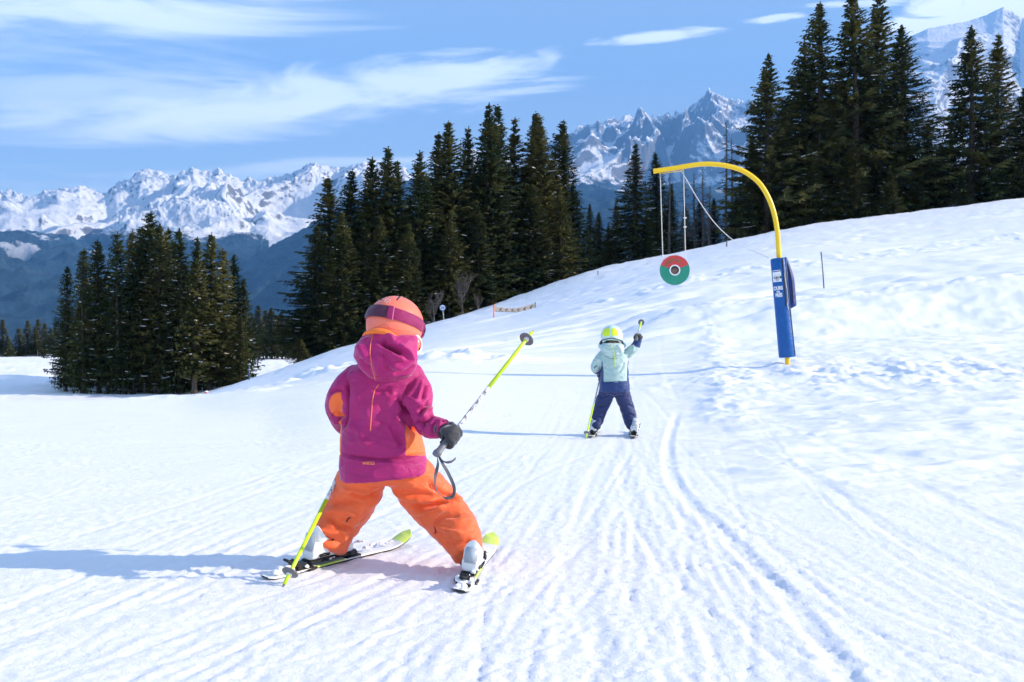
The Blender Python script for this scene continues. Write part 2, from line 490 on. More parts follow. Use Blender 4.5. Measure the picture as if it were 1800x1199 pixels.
def detail_h(X, Y):
    """tracks, ruts, crumbs and lumps on the snow; near the camera they are centimetres"""
    z = np.zeros(X.shape)
    px = X/np.maximum(Y, .5)*F+900
    # streaks fanning out of the run beyond the second child
    qx, qy = 1.0, 15.0
    dx, dy = X-qx, Y-qy
    r = np.hypot(dx, dy); th = np.arctan2(dx, -dy)
    near = 1-sstep(9, 13, Y)
    wob = .03*pn(r*.25, th*1.2, 91)
    st = fbm((th+wob)*34, r*.30, 5, 5, .66)
    msk = .35+.65*sstep(-.3, .4, fbm(X*.35, Y*.3, 2, 8))
    z += near*msk*.0020*st
    st2 = np.abs(pn((th+wob)*60+3, r*.22, 33))
    z += near*-.0014*np.clip(.20-st2, 0, 1)/.20*msk
    # cross tracks turning left, from the foreground child's run
    wx, wy = X*.72+Y*.69, -X*.69+Y*.72
    lm = (1-sstep(-1.2, .1, X))*(1-sstep(8, 12, Y))
    z += lm*.003*fbm(wx*.5, wy*6.5, 3, 44)
    # crumbs
    cr = np.clip(fbm(X*17, Y*13, 3, 12, .6)-.15, 0, 2)
    cm = sstep(-.15, .5, fbm(X*1.6, Y*.9, 3, 21))
    z += (1-sstep(12, 20, Y))*.0085*cr*cm
    z += (1-sstep(5, 9, Y))*.0034*fbm(X*38, Y*30, 3, 61, .65)
    for pts, w, d in TRW:
        xs = [p[0] for p in pts]; ys = [p[1] for p in pts]
        k = (X > min(xs)-.5) & (X < max(xs)+.5) & (Y > min(ys)-.5) & (Y < max(ys)+.5)
        if not k.any(): continue
        dd, s = seg_dist(X[k], Y[k], pts)
        dd = dd+.005*pn(s*2, s*0+w*50, 71)+.004*pn(s*11, s*0+w*90, 72)
        g = -d*(1-sstep(w*.35, w*.62, dd))+d*.40*np.exp(-((dd-w*.85)/(w*.25))**2)*(1+1.3*pn(s*14, dd*40, 73))
        end = sstep(0, .6, s)
        z[k] += g*(.4+.6*end)
    # soft rutted snow right of the run
    rm = sstep(.115, .30, X/np.maximum(Y, 3))*sstep(4.2, 7, Y)*(1-sstep(22, 30, Y))
    z += rm*.026*fbm(X*.75, Y*1.15, 4, 101, .55)
    z += rm*.060*np.clip(ridged(X*.45, Y*.9, 4, 113)-1.05, 0, 1)
    z += rm*.010*fbm(X*2.6, Y*5, 3, 103)
    # cleared edge of the run below the mast: a crumbled berm
    bp = [(1245, 640), (1262, 690), (1300, 745), (1400, 700), (1520, 650), (1640, 655), (1760, 690)]
    bw = _track_world(bp)
    k = (Y > 6) & (Y < 26) & (X > 0) & (X < 14)
    dd, s = seg_dist(X[k], Y[k], bw[:10]); dd = dd+.10*pn(X[k]*1.4, Y[k]*.9, 201)
    z[k] += .05*np.exp(-(dd/.38)**2)*(1+.6*fbm(X[k]*3, Y[k]*2.4, 3, 203))
    lump = np.exp(-(((X-5.6)/2.9)**2+((Y-14.6)/2.2)**2))
    z += lump*.065*np.clip(fbm(X*1.9, Y*1.3, 4, 207, .6)+.25, 0, 2)
    # small heap left of the run and kerb of the packed snow
    k = np.exp(-(((X+.05-(820-900)/F*19)/1.25)**2+((Y-19.5)/.8)**2))
    z += k*.24*np.clip(.7+.6*fbm(X*1.5, Y*1.5, 3, 301), 0, 2)
    k = np.exp(-(((X-(400-900)/F*17)/2.2)**2+((Y-16.5)/1.1)**2))
    z += k*.10*np.clip(.7+.7*fbm(X*1.2, Y*1.2, 3, 303), 0, 2)
    k = np.exp(-(((X-(560-900)/F*24)/1.6)**2+((Y-24)/1.5)**2))
    z += k*.20*np.clip(.4+1.0*fbm(X*1.3, Y*1.3, 3, 305), 0, 2)
    # edge of the groomed run-out, then the hillside with old tracks along it
    hm = sstep(15, 24, Y)
    c1 = X*.22+Y*1.0
    z += hm*.060*fbm(X*.10, c1*.5, 5, 401, .58)*np.clip(Y/40, .5, 2.2)
    tl = np.abs(pn(X*.035+2, (Y-X*.35)*.42, 405))
    z += hm*-.12*np.clip(.12-tl, 0, 1)/.12*sstep(-.2, .3, px*0+pn(X*.1, Y*.1, 406))
    tl = np.abs(pn(X*.05+9, (Y+X*.15)*.8, 407))
    z += hm*-.05*np.clip(.15-tl, 0, 1)/.15
    br = np.exp(-((Y-(34+X*.35))/2.4)**2)*sstep(-1, 4, X)
    z += br*.10*np.clip(fbm(X*1.1, Y*.8, 3, 409), 0, 2)
    z += hm*.012*fbm(X*.5, (Y-X*.2)*3.0, 3, 431)
    lip = np.exp(-((Y-24.1-.5*pn(X*.3, Y*0, 433))/.45)**2)*sstep(1.5, 4, X)
    z += lip*.09*np.clip(fbm(X*1.3, Y*1.5, 3, 435)+.2, 0, 2)
    # smooth bank beside the mast
    z += sstep(19, 24, Y)*(1-sstep(30, 40, Y))*.10*fbm(X*.35, Y*.45, 3, 411)*sstep(0, 3, X)
    # far terrace
    z += sstep(60, 90, Y)*(X < 0)*.16*fbm(X*.06, Y*.05, 3, 421)
    return z

def H(x, y):
    X = np.array([float(x)]); Y = np.array([float(y)])
    return float((base_h(X, Y)+detail_h(X, Y))[0])

def grid_faces(nr, nc):
    i = np.arange(nr-1)[:, None]*nc+np.arange(nc-1)[None, :]
    return np.stack([i, i+1, i+nc+1, i+nc], -1).reshape(-1, 4)

# snow material
t = NT('packed_snow')
co = t.coord('Object')
n1 = t.noise(2.0, 5, .6, co)
t.color(t.mix(t.ramp(n1, .3, .7), (.885, .88, .885), (.915, .91, .91)))
t.set(Roughness=.62, Specular_IOR_Level=.25)
b1 = t.bump(t.noise(19, 6, .72, co), .45, .010)
b2 = t.bump(t.noise(85, 5, .75, co), .75, .0050, b1)
SNOW = t.m

Ys = np.concatenate([np.linspace(-6, 1.2, 25)[:-1], np.geomspace(1.2, 9, 470)[:-1], np.geomspace(9, 46, 470)[:-1], np.geomspace(46, 340, 190)])
Ws = np.concatenate([np.linspace(-2.2, -.72, 40)[:-1], np.linspace(-.72, .74, 860), np.linspace(.74, 2.2, 40)[1:]])
YY, WW = np.meshgrid(Ys, Ws, indexing='ij')
XX = WW*(YY+7.5)*.86
ZZ = base_h(XX, YY)+detail_h(XX, YY)
ground = mesh_obj('ground', np.stack([XX, YY, ZZ], -1).reshape(-1, 3), grid_faces(*XX.shape), SNOW)
tag(ground, kind='structure')

# ---------------------------------------------------------------- valley and mountains
def mountain_mat(name, line, soft, forest, rock=(.21, .205, .21), patch=.55, steep=(.60, .80), sc=1.0):
    t = NT(name)
    geo = t.node('ShaderNodeNewGeometry')
    sp = t.node('ShaderNodeSeparateXYZ'); t.l.new(geo.outputs['Position'], sp.inputs[0])
    sn = t.node('ShaderNodeSeparateXYZ'); t.l.new(geo.outputs['Normal'], sn.inputs[0])
    pos = geo.outputs['Position']
    nb = t.noise(.0011*sc, 9, .62, pos)
    nf = t.noise(.0075*sc, 8, .74, pos, .6)
    slope = t.math('ADD', sn.outputs[2], t.math('MULTIPLY', t.math('SUBTRACT', nf, .5), 1.0))
    slope = t.math('ADD', slope, t.math('MULTIPLY', t.math('SUBTRACT', nb, .5), .20))
    sm = t.ramp(slope, *steep)
    rk = t.mix(t.ramp(nf, .3, .7), tuple(c*.6 for c in rock), rock)
    c1 = t.mix(sm, rk, (.88, .90, .93))
    alt = t.math('ADD', sp.outputs[2], t.math('MULTIPLY', t.math('SUBTRACT', nb, .5), soft*4.2))
    alt = t.math('ADD', alt, t.math('MULTIPLY', t.math('SUBTRACT', nf, .5), soft*3.4))
    am = t.ramp(alt, line-soft*.35, line+soft*.35)
    np_ = t.noise(.0017*sc, 8, .72, pos, 0.4)
    fr = t.mix(t.ramp(nf, .38, .62), tuple(c*.35 for c in forest), tuple(c*1.35 for c in forest))
    meadow = t.mix(t.ramp(np_, patch, patch+.05), fr, (.80, .82, .85))
    low = t.ramp(sp.outputs[2], line-soft*4.5, line-soft*1.2)
    mm = t.mix(low, fr, meadow)
    t.color(t.mix(am, mm, c1))
    t.set(Roughness=.9, Specular_IOR_Level=.1)
    t.bump(t.noise(.02*sc, 8, .75, pos), .9, 26/sc)
    return t.m

def massif(name, prof, Df, Dc, yfront, mat, amp, seed, fscale, jag=0.0, pw=1.25, back=.35, nx=520, ny=230, jfreq=1.0, calm=None):
    """a mountain face: foot at distance Df, crest at Dc, crest heights from prof (photo px)"""
    px = np.array([p[0] for p in prof], float); py = np.array([p[1] for p in prof], float)
    xs = np.linspace(px[0], px[-1], nx)
    t = np.linspace(0, 1+back, ny)
    U, T = np.meshgrid((xs-900)/F, t)
    D = Df+(Dc-Df)*T
    yc = np.interp(xs, px, py)[None, :]
    zc = (599.5-yc)/F*Dc
    zf = (599.5-yfront)/F*Df
    X = U*D; Y = D
    zj = jag*(fbm(U*90*jfreq+T*3, T*14+seed, 5, seed, .62)+.6*(ridged(U*120*jfreq+5*T, T*22, 4, seed+3, .55)-1.1))
    if calm: zj = zj*(1-calm[2]*sstep(calm[0], calm[1], xs)[None, :])
    up = np.clip(T, 0, 1)
    wx = X+fscale*.35*fbm(X/fscale/1.3, Y/fscale/1.3, 3, seed+50)
    wy = Y+fscale*.35*fbm(X/fscale/1.3+7, Y/fscale/1.3, 3, seed+51)
    rg = ridged(wx/fscale, wy/fscale*.8, 7, seed, .48)-1.0
    if calm: rg = rg*(1-calm[2]*.6*sstep(calm[0], calm[1], xs)[None, :])
    env = np.sin(np.pi*np.clip(up, 0, 1)**.85)**.8
    Z = zf+(zc-zf)*up**pw+amp*rg*env+zj*up**4
    Z = Z-np.clip(T-1, 0, 9)*(Dc-Df)*.75+amp*.5*rg*np.clip(T-1, 0, 1)*3*(T > 1)
    o = mesh_obj(name, np.stack([X, Y, Z], -1).reshape(-1, 3), grid_faces(*X.shape), mat)
    tag(o, kind='structure')
    return o

def zrow(y, D): return (599.5-y)/F*D
FOR = (.022, .050, .066)
m_l1 = mountain_mat('snowy_alps', zrow(478, 9800), 230, FOR, steep=(.50, .66), patch=.60)
massif('mountain_range', [(-500, 330), (-200, 345), (-60, 332), (0, 336), (18, 334), (40, 345), (70, 340), (100, 331), (118, 334), (140, 326), (160, 334), (188, 343), (205, 325), (228, 316), (246, 304), (268, 300), (285, 307), (303, 312), (320, 304), (340, 297), (358, 303), (385, 298), (400, 303), (420, 311), (440, 318), (460, 316), (474, 314), (492, 311), (512, 306), (528, 297), (546, 290), (566, 294), (585, 300), (610, 297), (640, 289), (680, 284), (720, 300), (780, 330), (860, 380), (930, 420)],
       6900, 10500, 470, m_l1, 340, 11, 2300, 38, 1.05, nx=760, ny=300)
m_l2 = mountain_mat('forested_alp', zrow(418, 7600), 150, FOR, steep=(.42, .60), patch=.575)
massif('mountain_range', [(20, 480), (60, 440), (120, 415), (180, 388), (230, 366), (290, 352), (330, 346), (372, 350), (410, 362), (440, 380), (468, 396), (495, 410), (530, 445), (580, 500), (640, 540)],
       5600, 8200, 585, m_l2, 190, 23, 1000, 22, .95, nx=560, ny=260)
m_l2b = mountain_mat('wooded_slope', zrow(404, 7400), 110, FOR, steep=(.3, .5), patch=.54)
massif('mountain_range', [(-500, 380), (-200, 392), (-60, 398), (0, 402), (40, 404), (90, 409), (130, 416), (175, 432), (220, 452), (280, 490), (340, 530), (420, 580)],
       3600, 7600, 612, m_l2b, 120, 37, 900, 14, .9, nx=420, ny=240)
m_l3 = mountain_mat('dark_wooded_slope', 99999, 100, (.020, .050, .066), patch=.75)
massif('mountain_range', [(300, 560), (380, 492), (430, 458), (480, 430), (520, 408), (560, 386), (620, 352), (700, 318), (820, 300), (1000, 330)],
       4200, 6600, 618, m_l3, 80, 41, 800, 10, .9, nx=420, ny=200)
m_r1 = mountain_mat('granite_needles', zrow(335, 10400), 150, FOR, rock=(.22, .22, .23), steep=(.50, .70), patch=.6)
massif('mountain_range', [(820, 300), (900, 290), (960, 275), (1000, 256), (1010, 245), (1024, 233), (1040, 235), (1052, 226), (1062, 229), (1078, 220), (1086, 226), (1100, 212), (1112, 211), (1124, 203), (1140, 208), (1160, 207), (1180, 203), (1196, 206), (1212, 196), (1226, 181), (1236, 174), (1246, 163), (1256, 171), (1270, 172), (1282, 181), (1300, 178), (1330, 184), (1380, 180), (1450, 160), (1520, 118), (1560, 92), (1600, 64), (1630, 50), (1660, 44), (1700, 37), (1735, 25), (1748, 18), (1764, 11), (1778, 18), (1795, 32), (1815, 24), (1850, 10), (1950, 40), (2100, 120), (2400, 200)],
       9300, 13500, 330, m_r1, 520, 53, 1400, 72, .92, nx=1000, ny=300, jfreq=1.6, calm=(1380, 1560, .95))
m_r2 = mountain_mat('lower_wooded_ridge', zrow(322, 8500), 60, (.022, .05, .064), steep=(.3, .5), patch=.54, sc=1.6)
massif('mountain_range', [(900, 335), (980, 328), (1030, 322), (1070, 330), (1110, 333), (1150, 324), (1200, 320), (1250, 330), (1300, 335), (1400, 320), (1550, 290), (1650, 280), (1720, 300), (1800, 290), (2300, 260)],
       4400, 8500, 470, m_r2, 110, 67, 700, 12, .8, nx=700, ny=220)

t = NT('valley_fields')
pos = t.node('ShaderNodeNewGeometry').outputs['Position']
na = t.noise(.0016, 8, .65, pos); nb = t.noise(.012, 6, .7, pos)
c = t.mix(t.ramp(na, .46, .6), (.030, .046, .046), (.16, .125, .115))
c = t.mix(t.ramp(nb, .66, .70), c, (.42, .40, .40))
t.color(c); t.set(Roughness=.95)
Yv = np.geomspace(300, 9000, 150); Uv = np.linspace(-1.6, 1.6, 220)
YV, UV = np.meshgrid(Yv, Uv, indexing='ij'); XV = UV*YV
ZV = -22-8*sstep(300, 900, YV)-YV*.014+60*sstep(1500, 7500, YV)+25*fbm(XV/900, YV/900, 4, 77)*sstep(400, 2500, YV)
ZV = ZV+sstep(0, .45, UV)*(-60)*sstep(300, 900, YV)
valley = mesh_obj('valley', np.stack([XV, YV, ZV], -1).reshape(-1, 3), grid_faces(*XV.shape), t.m)
tag(valley, kind='structure')
ZLOW = min(float(ZV.min()), -40)

# air
hz = MB(); top = 5400
hz.box((0, 8500, (top+ZLOW-1400)/2), (60000, 21000, top-ZLOW+1400))
haze = hz.build('haze', [], smooth=False)
hm = bpy.data.materials.new('haze_air'); hm.use_nodes = True
hn = hm.node_tree.nodes; hn.clear()
pv = hn.new('ShaderNodeVolumePrincipled')
pv.inputs['Color'].default_value = (.15, .43, 1.0, 1)
pv.inputs['Density'].default_value = 7.5e-5
ho = hn.new('ShaderNodeOutputMaterial')
hm.node_tree.links.new(pv.outputs[0], ho.inputs['Volume'])
haze.data.materials.append(hm)
tag(haze, kind='stuff')
# ================================================================ TREES
def needle_mat(name, dark, mid, olive):
    t = NT(name)
    oi = t.node('ShaderNodeObjectInfo')
    nz = t.noise(.55, 4, .6); n2 = t.noise(6.0, 3, .6)
    c = t.mix(t.ramp(n2, .3, .7), dark, mid)
    f = t.math('ADD', t.math('MULTIPLY', t.ramp(nz, .40, .66), .85), t.math('MULTIPLY', t.math('SUBTRACT', oi.outputs['Random'], .5), .7), clamp=True)
    c = t.mix(f, c, olive)
    t.color(c); t.set(Roughness=.75, Specular_IOR_Level=.15)
    tr = t.node('ShaderNodeBsdfTranslucent'); t.l.new(c, tr.inputs[0])
    ms = t.node('ShaderNodeMixShader'); ms.inputs[0].default_value = .22
    t.l.new(t.b.outputs[0], ms.inputs[1]); t.l.new(tr.outputs[0], ms.inputs[2])
    t.l.new(ms.outputs[0], t.out.inputs[0])
    return t.m
NEEDLE = needle_mat('spruce_needles', (.022, .035, .013), (.050, .070, .023), (.138, .130, .038))
def bark_mat(name, a, b):
    t = NT(name)
    nz = t.noise(5, 6, .7, stretch=(3, 3, .6))
    t.color(t.mix(t.ramp(nz, .35, .65), a, b)); t.set(Roughness=.9)
    t.bump(t.noise(22, 5, .7, stretch=(2.5, 2.5, .5)), .6, .03)
    return t.m
BARK = bark_mat('spruce_bark', (.035, .027, .020), (.10, .082, .066))
GREYBARK = bark_mat('bare_bark', (.045, .040, .037), (.12, .108, .10))
TSNOW = plain('branch_snow', (.86, .88, .92), .6, nstr=.02, bump=.2, bdist=.01)

def spruce_crown(h, rb, seed, start=.06, gap=.0, dens=1.0, snow=.10, openness=0.0, twf=1.0, pw=.9):
    rng = np.random.default_rng(seed); rnd = rng.random
    V = []; M = []
    def quad(a, b, c, d, m=0):
        V.extend((a, b, c, d)); M.append(m)
    z = h*start; k = 0
    lop = rnd()*6.28; lopa = .12+.12*rnd()
    while z < h*.985:
        f = z/h
        g = (f-start)/(1-start)
        Rz = rb*((1-g)**pw)*(min(1, .60+g*2.6))
        Rz = max(Rz, .16)
        nb = int(round((6.4+1.8*rnd())*dens)) if f < .9 else 4
        a0 = rnd()*6.28
        wh = .82+.36*rnd()                      # this whorl's vigour
        for b in range(nb):
            if rnd() < gap: continue
            a = a0+6.283*b/nb+(rnd()-.5)*.7
            L = Rz*wh*(.68+.50*rnd())*(1+lopa*math.cos(a-lop))
            if rnd() < .09: L *= 1.22
            zz = z+(rnd()-.5)*.22
            up = .75*max(0, g-.72)/.28+.10-.38*(1-g)+(rnd()-.5)*.22   # slope at the base
            droop = .20*(1-g)+.05
            ca, sa = math.cos(a), math.sin(a)
            n = max(3, int(L/.17))
            sn = rnd() < snow*(1.25-g)
            s0 = .35+.4*rnd(); s1 = s0+.12+.22*rnd()
            pts = []
            for i in range(n+1):
                s = i/n; rr = L*s
                zb = zz+rr*up-droop*L*s*(1-s)*1.3+.16*L*max(0, s-.6)**1.4
                side = .05*L*math.sin(s*3+a*5)
                pts.append((ca*rr-sa*side, sa*rr+ca*side, zb))
            for i in range(1, n+1):
                s = i/n; p = pts[i]; q = pts[i-1]
                if openness and s < openness: 
                    # bare inner limb
                    w = .02+.02*(1-s)
                    quad((q[0], q[1], q[2]), (p[0], p[1], p[2]), (p[0], p[1], p[2]-w), (q[0], q[1], q[2]-w), 2)
                    continue
                # the branch's own needles
                w = .10+.05*rnd()
                quad((q[0]-sa*w, q[1]+ca*w, q[2]-.03), (q[0]+sa*w, q[1]-ca*w, q[2]-.03),
                     (p[0]+sa*w*.7, p[1]-ca*w*.7, p[2]-.02), (p[0]-sa*w*.7, p[1]+ca*w*.7, p[2]-.02))
                tw = (.16+.42*L*.55*math.sin(min(1, s*1.15)*2.6)**1*.55)*(.6+.7*rnd())*twf
                for sg in (-1, 1):
                    if rnd() < .12: continue
                    an = a+sg*(.95-.45*s+(rnd()-.5)*.4)
                    t_ = tw*(.7+.5*rnd())
                    ex, ey = math.cos(an)*t_, math.sin(an)*t_
                    dz = -t_*(.18+.45*rnd())
                    wx, wy = -math.sin(an)*.065, math.cos(an)*.065
                    quad((p[0], p[1], p[2]), (p[0]+ex*.5+wx, p[1]+ey*.5+wy, p[2]+dz*.35+.02),
                         (p[0]+ex, p[1]+ey, p[2]+dz), (p[0]+ex*.5-wx, p[1]+ey*.5-wy, p[2]+dz*.5-.05))
                # hanging sprays
                if rnd() < .62:
                    hl = (.14+.30*rnd())*(1.15-g)
                    an = rnd()*6.28; wx, wy = math.cos(an)*.06, math.sin(an)*.06
                    jx, jy = (rnd()-.5)*.2, (rnd()-.5)*.2
                    quad((p[0]+jx-wx, p[1]+jy-wy, p[2]), (p[0]+jx+wx, p[1]+jy+wy, p[2]),
                         (p[0]+jx+wx*.5, p[1]+jy+wy*.5, p[2]-hl), (p[0]+jx-wx*.7, p[1]+jy-wy*.7, p[2]-hl*.9))
                if sn and s0 < s < s1:
                    w = .055+.05*rnd()
                    quad((q[0]-sa*w, q[1]+ca*w, q[2]+.035), (q[0]+sa*w, q[1]-ca*w, q[2]+.035),
                         (p[0]+sa*w, p[1]-ca*w, p[2]+.045), (p[0]-sa*w, p[1]+ca*w, p[2]+.045), 1)
                    quad((q[0]-sa*w, q[1]+ca*w, q[2]+.035), (p[0]-sa*w, p[1]+ca*w, p[2]+.045),
                         (p[0]-sa*w, p[1]+ca*w, p[2]-.01), (q[0]-sa*w, q[1]+ca*w, q[2]-.02), 1)
                    quad((q[0]+sa*w, q[1]-ca*w, q[2]+.035), (p[0]+sa*w, p[1]-ca*w, p[2]+.045),
                         (p[0]+sa*w, p[1]-ca*w, p[2]-.01), (q[0]+sa*w, q[1]-ca*w, q[2]-.02), 1)
        z += (.20+.09*rnd())*(1-.35*g)*(h/16)**.3
    # leader
    for i in range(5):
        a = rnd()*3.14; zz = h*(.975+.006*i); l = .14-.02*i
        quad((-math.cos(a)*l, -math.sin(a)*l, zz+.10), (0, 0, zz-.04), (math.cos(a)*l, math.sin(a)*l, zz+.10), (0, 0, zz+.14))
    V = np.array(V, float)
    V *= 1+0*V
    return V, np.arange(len(V)).reshape(-1, 4), np.array(M)

def trunk_mesh(name, h, r, seed, lean=.0, mat=BARK, n=9):
    rng = random.Random(seed)
    m = MB(); pts = []; rad = []
    for i in range(14):
        s = i/13
        pts.append((.10*math.sin(s*3+seed)*s+lean*s, .08*math.cos(s*4+seed)*s, -.6+s*(h*.985+.6)))
        rad.append(r*(1-s)**.8*(1.25 if i == 0 else 1)+.012)
    m.tube(pts, rad, n)
    return m.build(name, mat, None)

PROTO = {}
def proto(key, **kw):
    h, rb = kw['h'], kw['rb']
    V, Fc, M = spruce_crown(**kw)
    c = mesh_obj('crown', V, Fc, [NEEDLE, TSNOW, BARK], None, False, M, link=False)
    tm = trunk_mesh('trunk', h, .16*h/14+.03, kw['seed'])
    COL.objects.unlink(tm)
    PROTO[key] = (c.data, tm.data, h, rb)
    bpy.data.objects.remove(c); bpy.data.objects.remove(tm)
proto('w0', h=18, rb=3.1, seed=1, start=.03, snow=.10, openness=.10)
proto('w1', h=18, rb=2.8, seed=2, start=.05, snow=.12, openness=.12, pw=.8)
proto('w2', h=18, rb=3.4, seed=3, start=.02, snow=.13, gap=.08, pw=1.0)
proto('w3', h=18, rb=2.6, seed=4, start=.07, snow=.10, gap=.05, pw=.85)
proto('w4', h=18, rb=3.0, seed=14, start=.04, snow=.12, gap=.12, pw=.95)
proto('n0', h=14, rb=1.85, seed=5, start=.08, snow=.15, gap=.10, pw=.62)
proto('n1', h=14, rb=1.7, seed=6, start=.05, snow=.16, gap=.15, pw=.58)
proto('n2', h=14, rb=2.0, seed=7, start=.06, snow=.14, gap=.10, pw=.70)
proto('n3', h=14, rb=1.6, seed=8, start=.14, snow=.18, gap=.18, pw=.60)
proto('s0', h=8, rb=1.3, seed=9, start=.05, snow=.10, gap=.1, dens=.8)
proto('s1', h=8, rb=1.1, seed=10, start=.12, snow=.08, gap=.1, dens=.8)
proto('o0', h=20, rb=4.0, seed=11, start=.02, snow=.12, gap=.20, openness=.22, twf=1.15, pw=1.0)
proto('o1', h=20, rb=3.6, seed=12, start=.02, snow=.14, gap=.22, openness=.2, twf=1.1, pw=.95)
proto('o2', h=20, rb=3.9, seed=13, start=.02, snow=.12, gap=.15, openness=.2, twf=1.1, pw=.9)

rt = random.Random(5)
TREES = []
def spruce(x, ytop, D, key, label, group, wf=1.0, sink=0.0):
    """x, ytop: where the photo shows the tip; D metres ahead"""
    X = (x-900)/F*D
    zb = H(X, D)-sink
    zt = CAMZ-(ytop-599.5)/F*D
    h = max(zt-zb, 2.0)
    cd, td, ph, pr = PROTO[key]
    r = empty('spruce_tree', (X, D, zb), (rt.uniform(-.02, .02), rt.uniform(-.02, .02), rt.random()*6.28))
    s = h/ph
    w = s**.75*wf*{'w': 1.42, 'n': 1.22, 's': 1.7, 'o': 1.62}[key[0]]
    w *= rt.uniform(.88, 1.12)
    r.scale = (w, w*rt.uniform(.9, 1.1), s)
    for nm, dt in (('trunk', td), ('crown', cd)):
        o = bpy.data.objects.new(nm, dt); COL.objects.link(o); o.parent = r
    tag(r, label, 'tree', group)
    TREES.append(r)
    return r

ORD = ['first', 'second', 'third', 'fourth', 'fifth', 'sixth', 'seventh', 'eighth', 'ninth', 'tenth', 'eleventh', 'twelfth',
       'thirteenth', 'fourteenth', 'fifteenth', 'sixteenth', 'seventeenth', 'eighteenth', 'nineteenth', 'twentieth',
       'twenty-first', 'twenty-second', 'twenty-third', 'twenty-fourth', 'twenty-fifth', 'twenty-sixth']

# the forest in the middle: (x, top y, distance, kind, width factor)
G1 = 'spruces of the forest behind the child in pink'
mid = [(578, 312, 84, 'w2', 1.1), (612, 298, 86, 'w3', 1.0), (648, 276, 84, 'w1', 1.0), (684, 260, 84, 'w0', 1.0), (703, 282, 90, 'w3', .9),
       (738, 264, 83, 'w1', 1.05), (766, 232, 87, 'w4', 1.0), (793, 214, 86, 'w3', 1.05), (818, 223, 91, 'w1', .9), (854, 183, 87, 'w0', 1.1),
       (874, 184, 90, 'w2', 1.0), (903, 207, 92, 'w4', .9), (937, 198, 92, 'w3', 1.0), (954, 203, 90, 'w1', 1.0), (987, 210, 92, 'w0', .95)]
extra = ['beside the gap to the lower meadow', '', '', '', '', 'directly above the pink helmet', '', '', '', 'tallest and broadest of the row',
         'twin tip just right of the tallest', '', '', '', 'last tall one before the distant peaks']
for i, (x, y, D, k, wf) in enumerate(mid):
    spruce(x, y, D, k, ('%s tall tip from the left, middle forest' % ORD[i])+((', '+extra[i]) if extra[i] else ''), G1, wf)
HID = 'dark spruce half hidden among the tall ones of the middle forest'
rr = random.Random(21)
fy = np.interp
mx = [578, 684, 738, 793, 854, 903, 954, 987, 1020]
my = [330, 290, 285, 245, 215, 235, 230, 240, 330]
for i in range(17):
    x = 598+i*24.5+rr.uniform(-7, 7)
    y = float(np.interp(x, mx, my))+rr.uniform(25, 95)
    spruce(x, y, rr.uniform(85, 101), rr.choice(['w0', 'w1', 'w3', 'w4']), HID, G1, rr.uniform(.85, 1.05))
for i, (x, y, D) in enumerate([(562, 398, 80), (604, 372, 79), (640, 400, 80), (664, 380, 80), (715, 392, 80), (790, 372, 82), (838, 352, 84), (880, 322, 87), (915, 330, 90), (960, 330, 92), (1004, 320, 94)]):
    spruce(x, y, D, ['w2', 'w0', 'w4'][i % 3], 'shorter front-row spruce of the middle forest, %s from its left end' % ORD[i], G1, .95)

# gap to the right of it, round the hanging disc
G2 = 'spruces between the middle forest and the yellow mast'
gp = [(1038, 358, 96, 'w3', .8, 'small spruce right at the foot of the middle forest beside the snowy peaks'),
      (1054, 372, 100, 'w1', .8, 'low spruce behind the slope, left of the lone pointed spruce'),
      (1070, 392, 94, 'w2', .7, 'lowest bushy spruce left of the lone pointed spruce'),
      (1083, 350, 104, 'w4', .75, 'narrow spruce partly behind the lone pointed spruce'),
      (1117, 254, 94, 'w2', 1.0, 'lone pointed spruce standing clear against the distant needle peaks'),
      (1157, 268, 98, 'w1', .85, 'spruce whose tip rises just left of the end of the yellow arm'),
      (1178, 322, 95, 'w4', .85, 'spruce between the two cords of the hanging disc'),
      (1206, 362, 100, 'w0', .8, 'low spruce behind the right cord of the hanging disc'),
      (1232, 352, 98, 'w3', .8, 'thin spruce under the yellow arch, left of the dead stems'),
      (1256, 348, 97, 'w1', .8, 'spruce under the yellow arch beside the tall dead stem'),
      (1138, 372, 93, 'w2', .8, 'bushy low spruce right of the lone pointed spruce'),
      (1296, 330, 99, 'w0', .8, 'spruce under the yellow arch touching the dark stand on the right')]
for x, y, D, k, wf, lb in gp:
    spruce(x, y, D, k, lb, G2, wf)

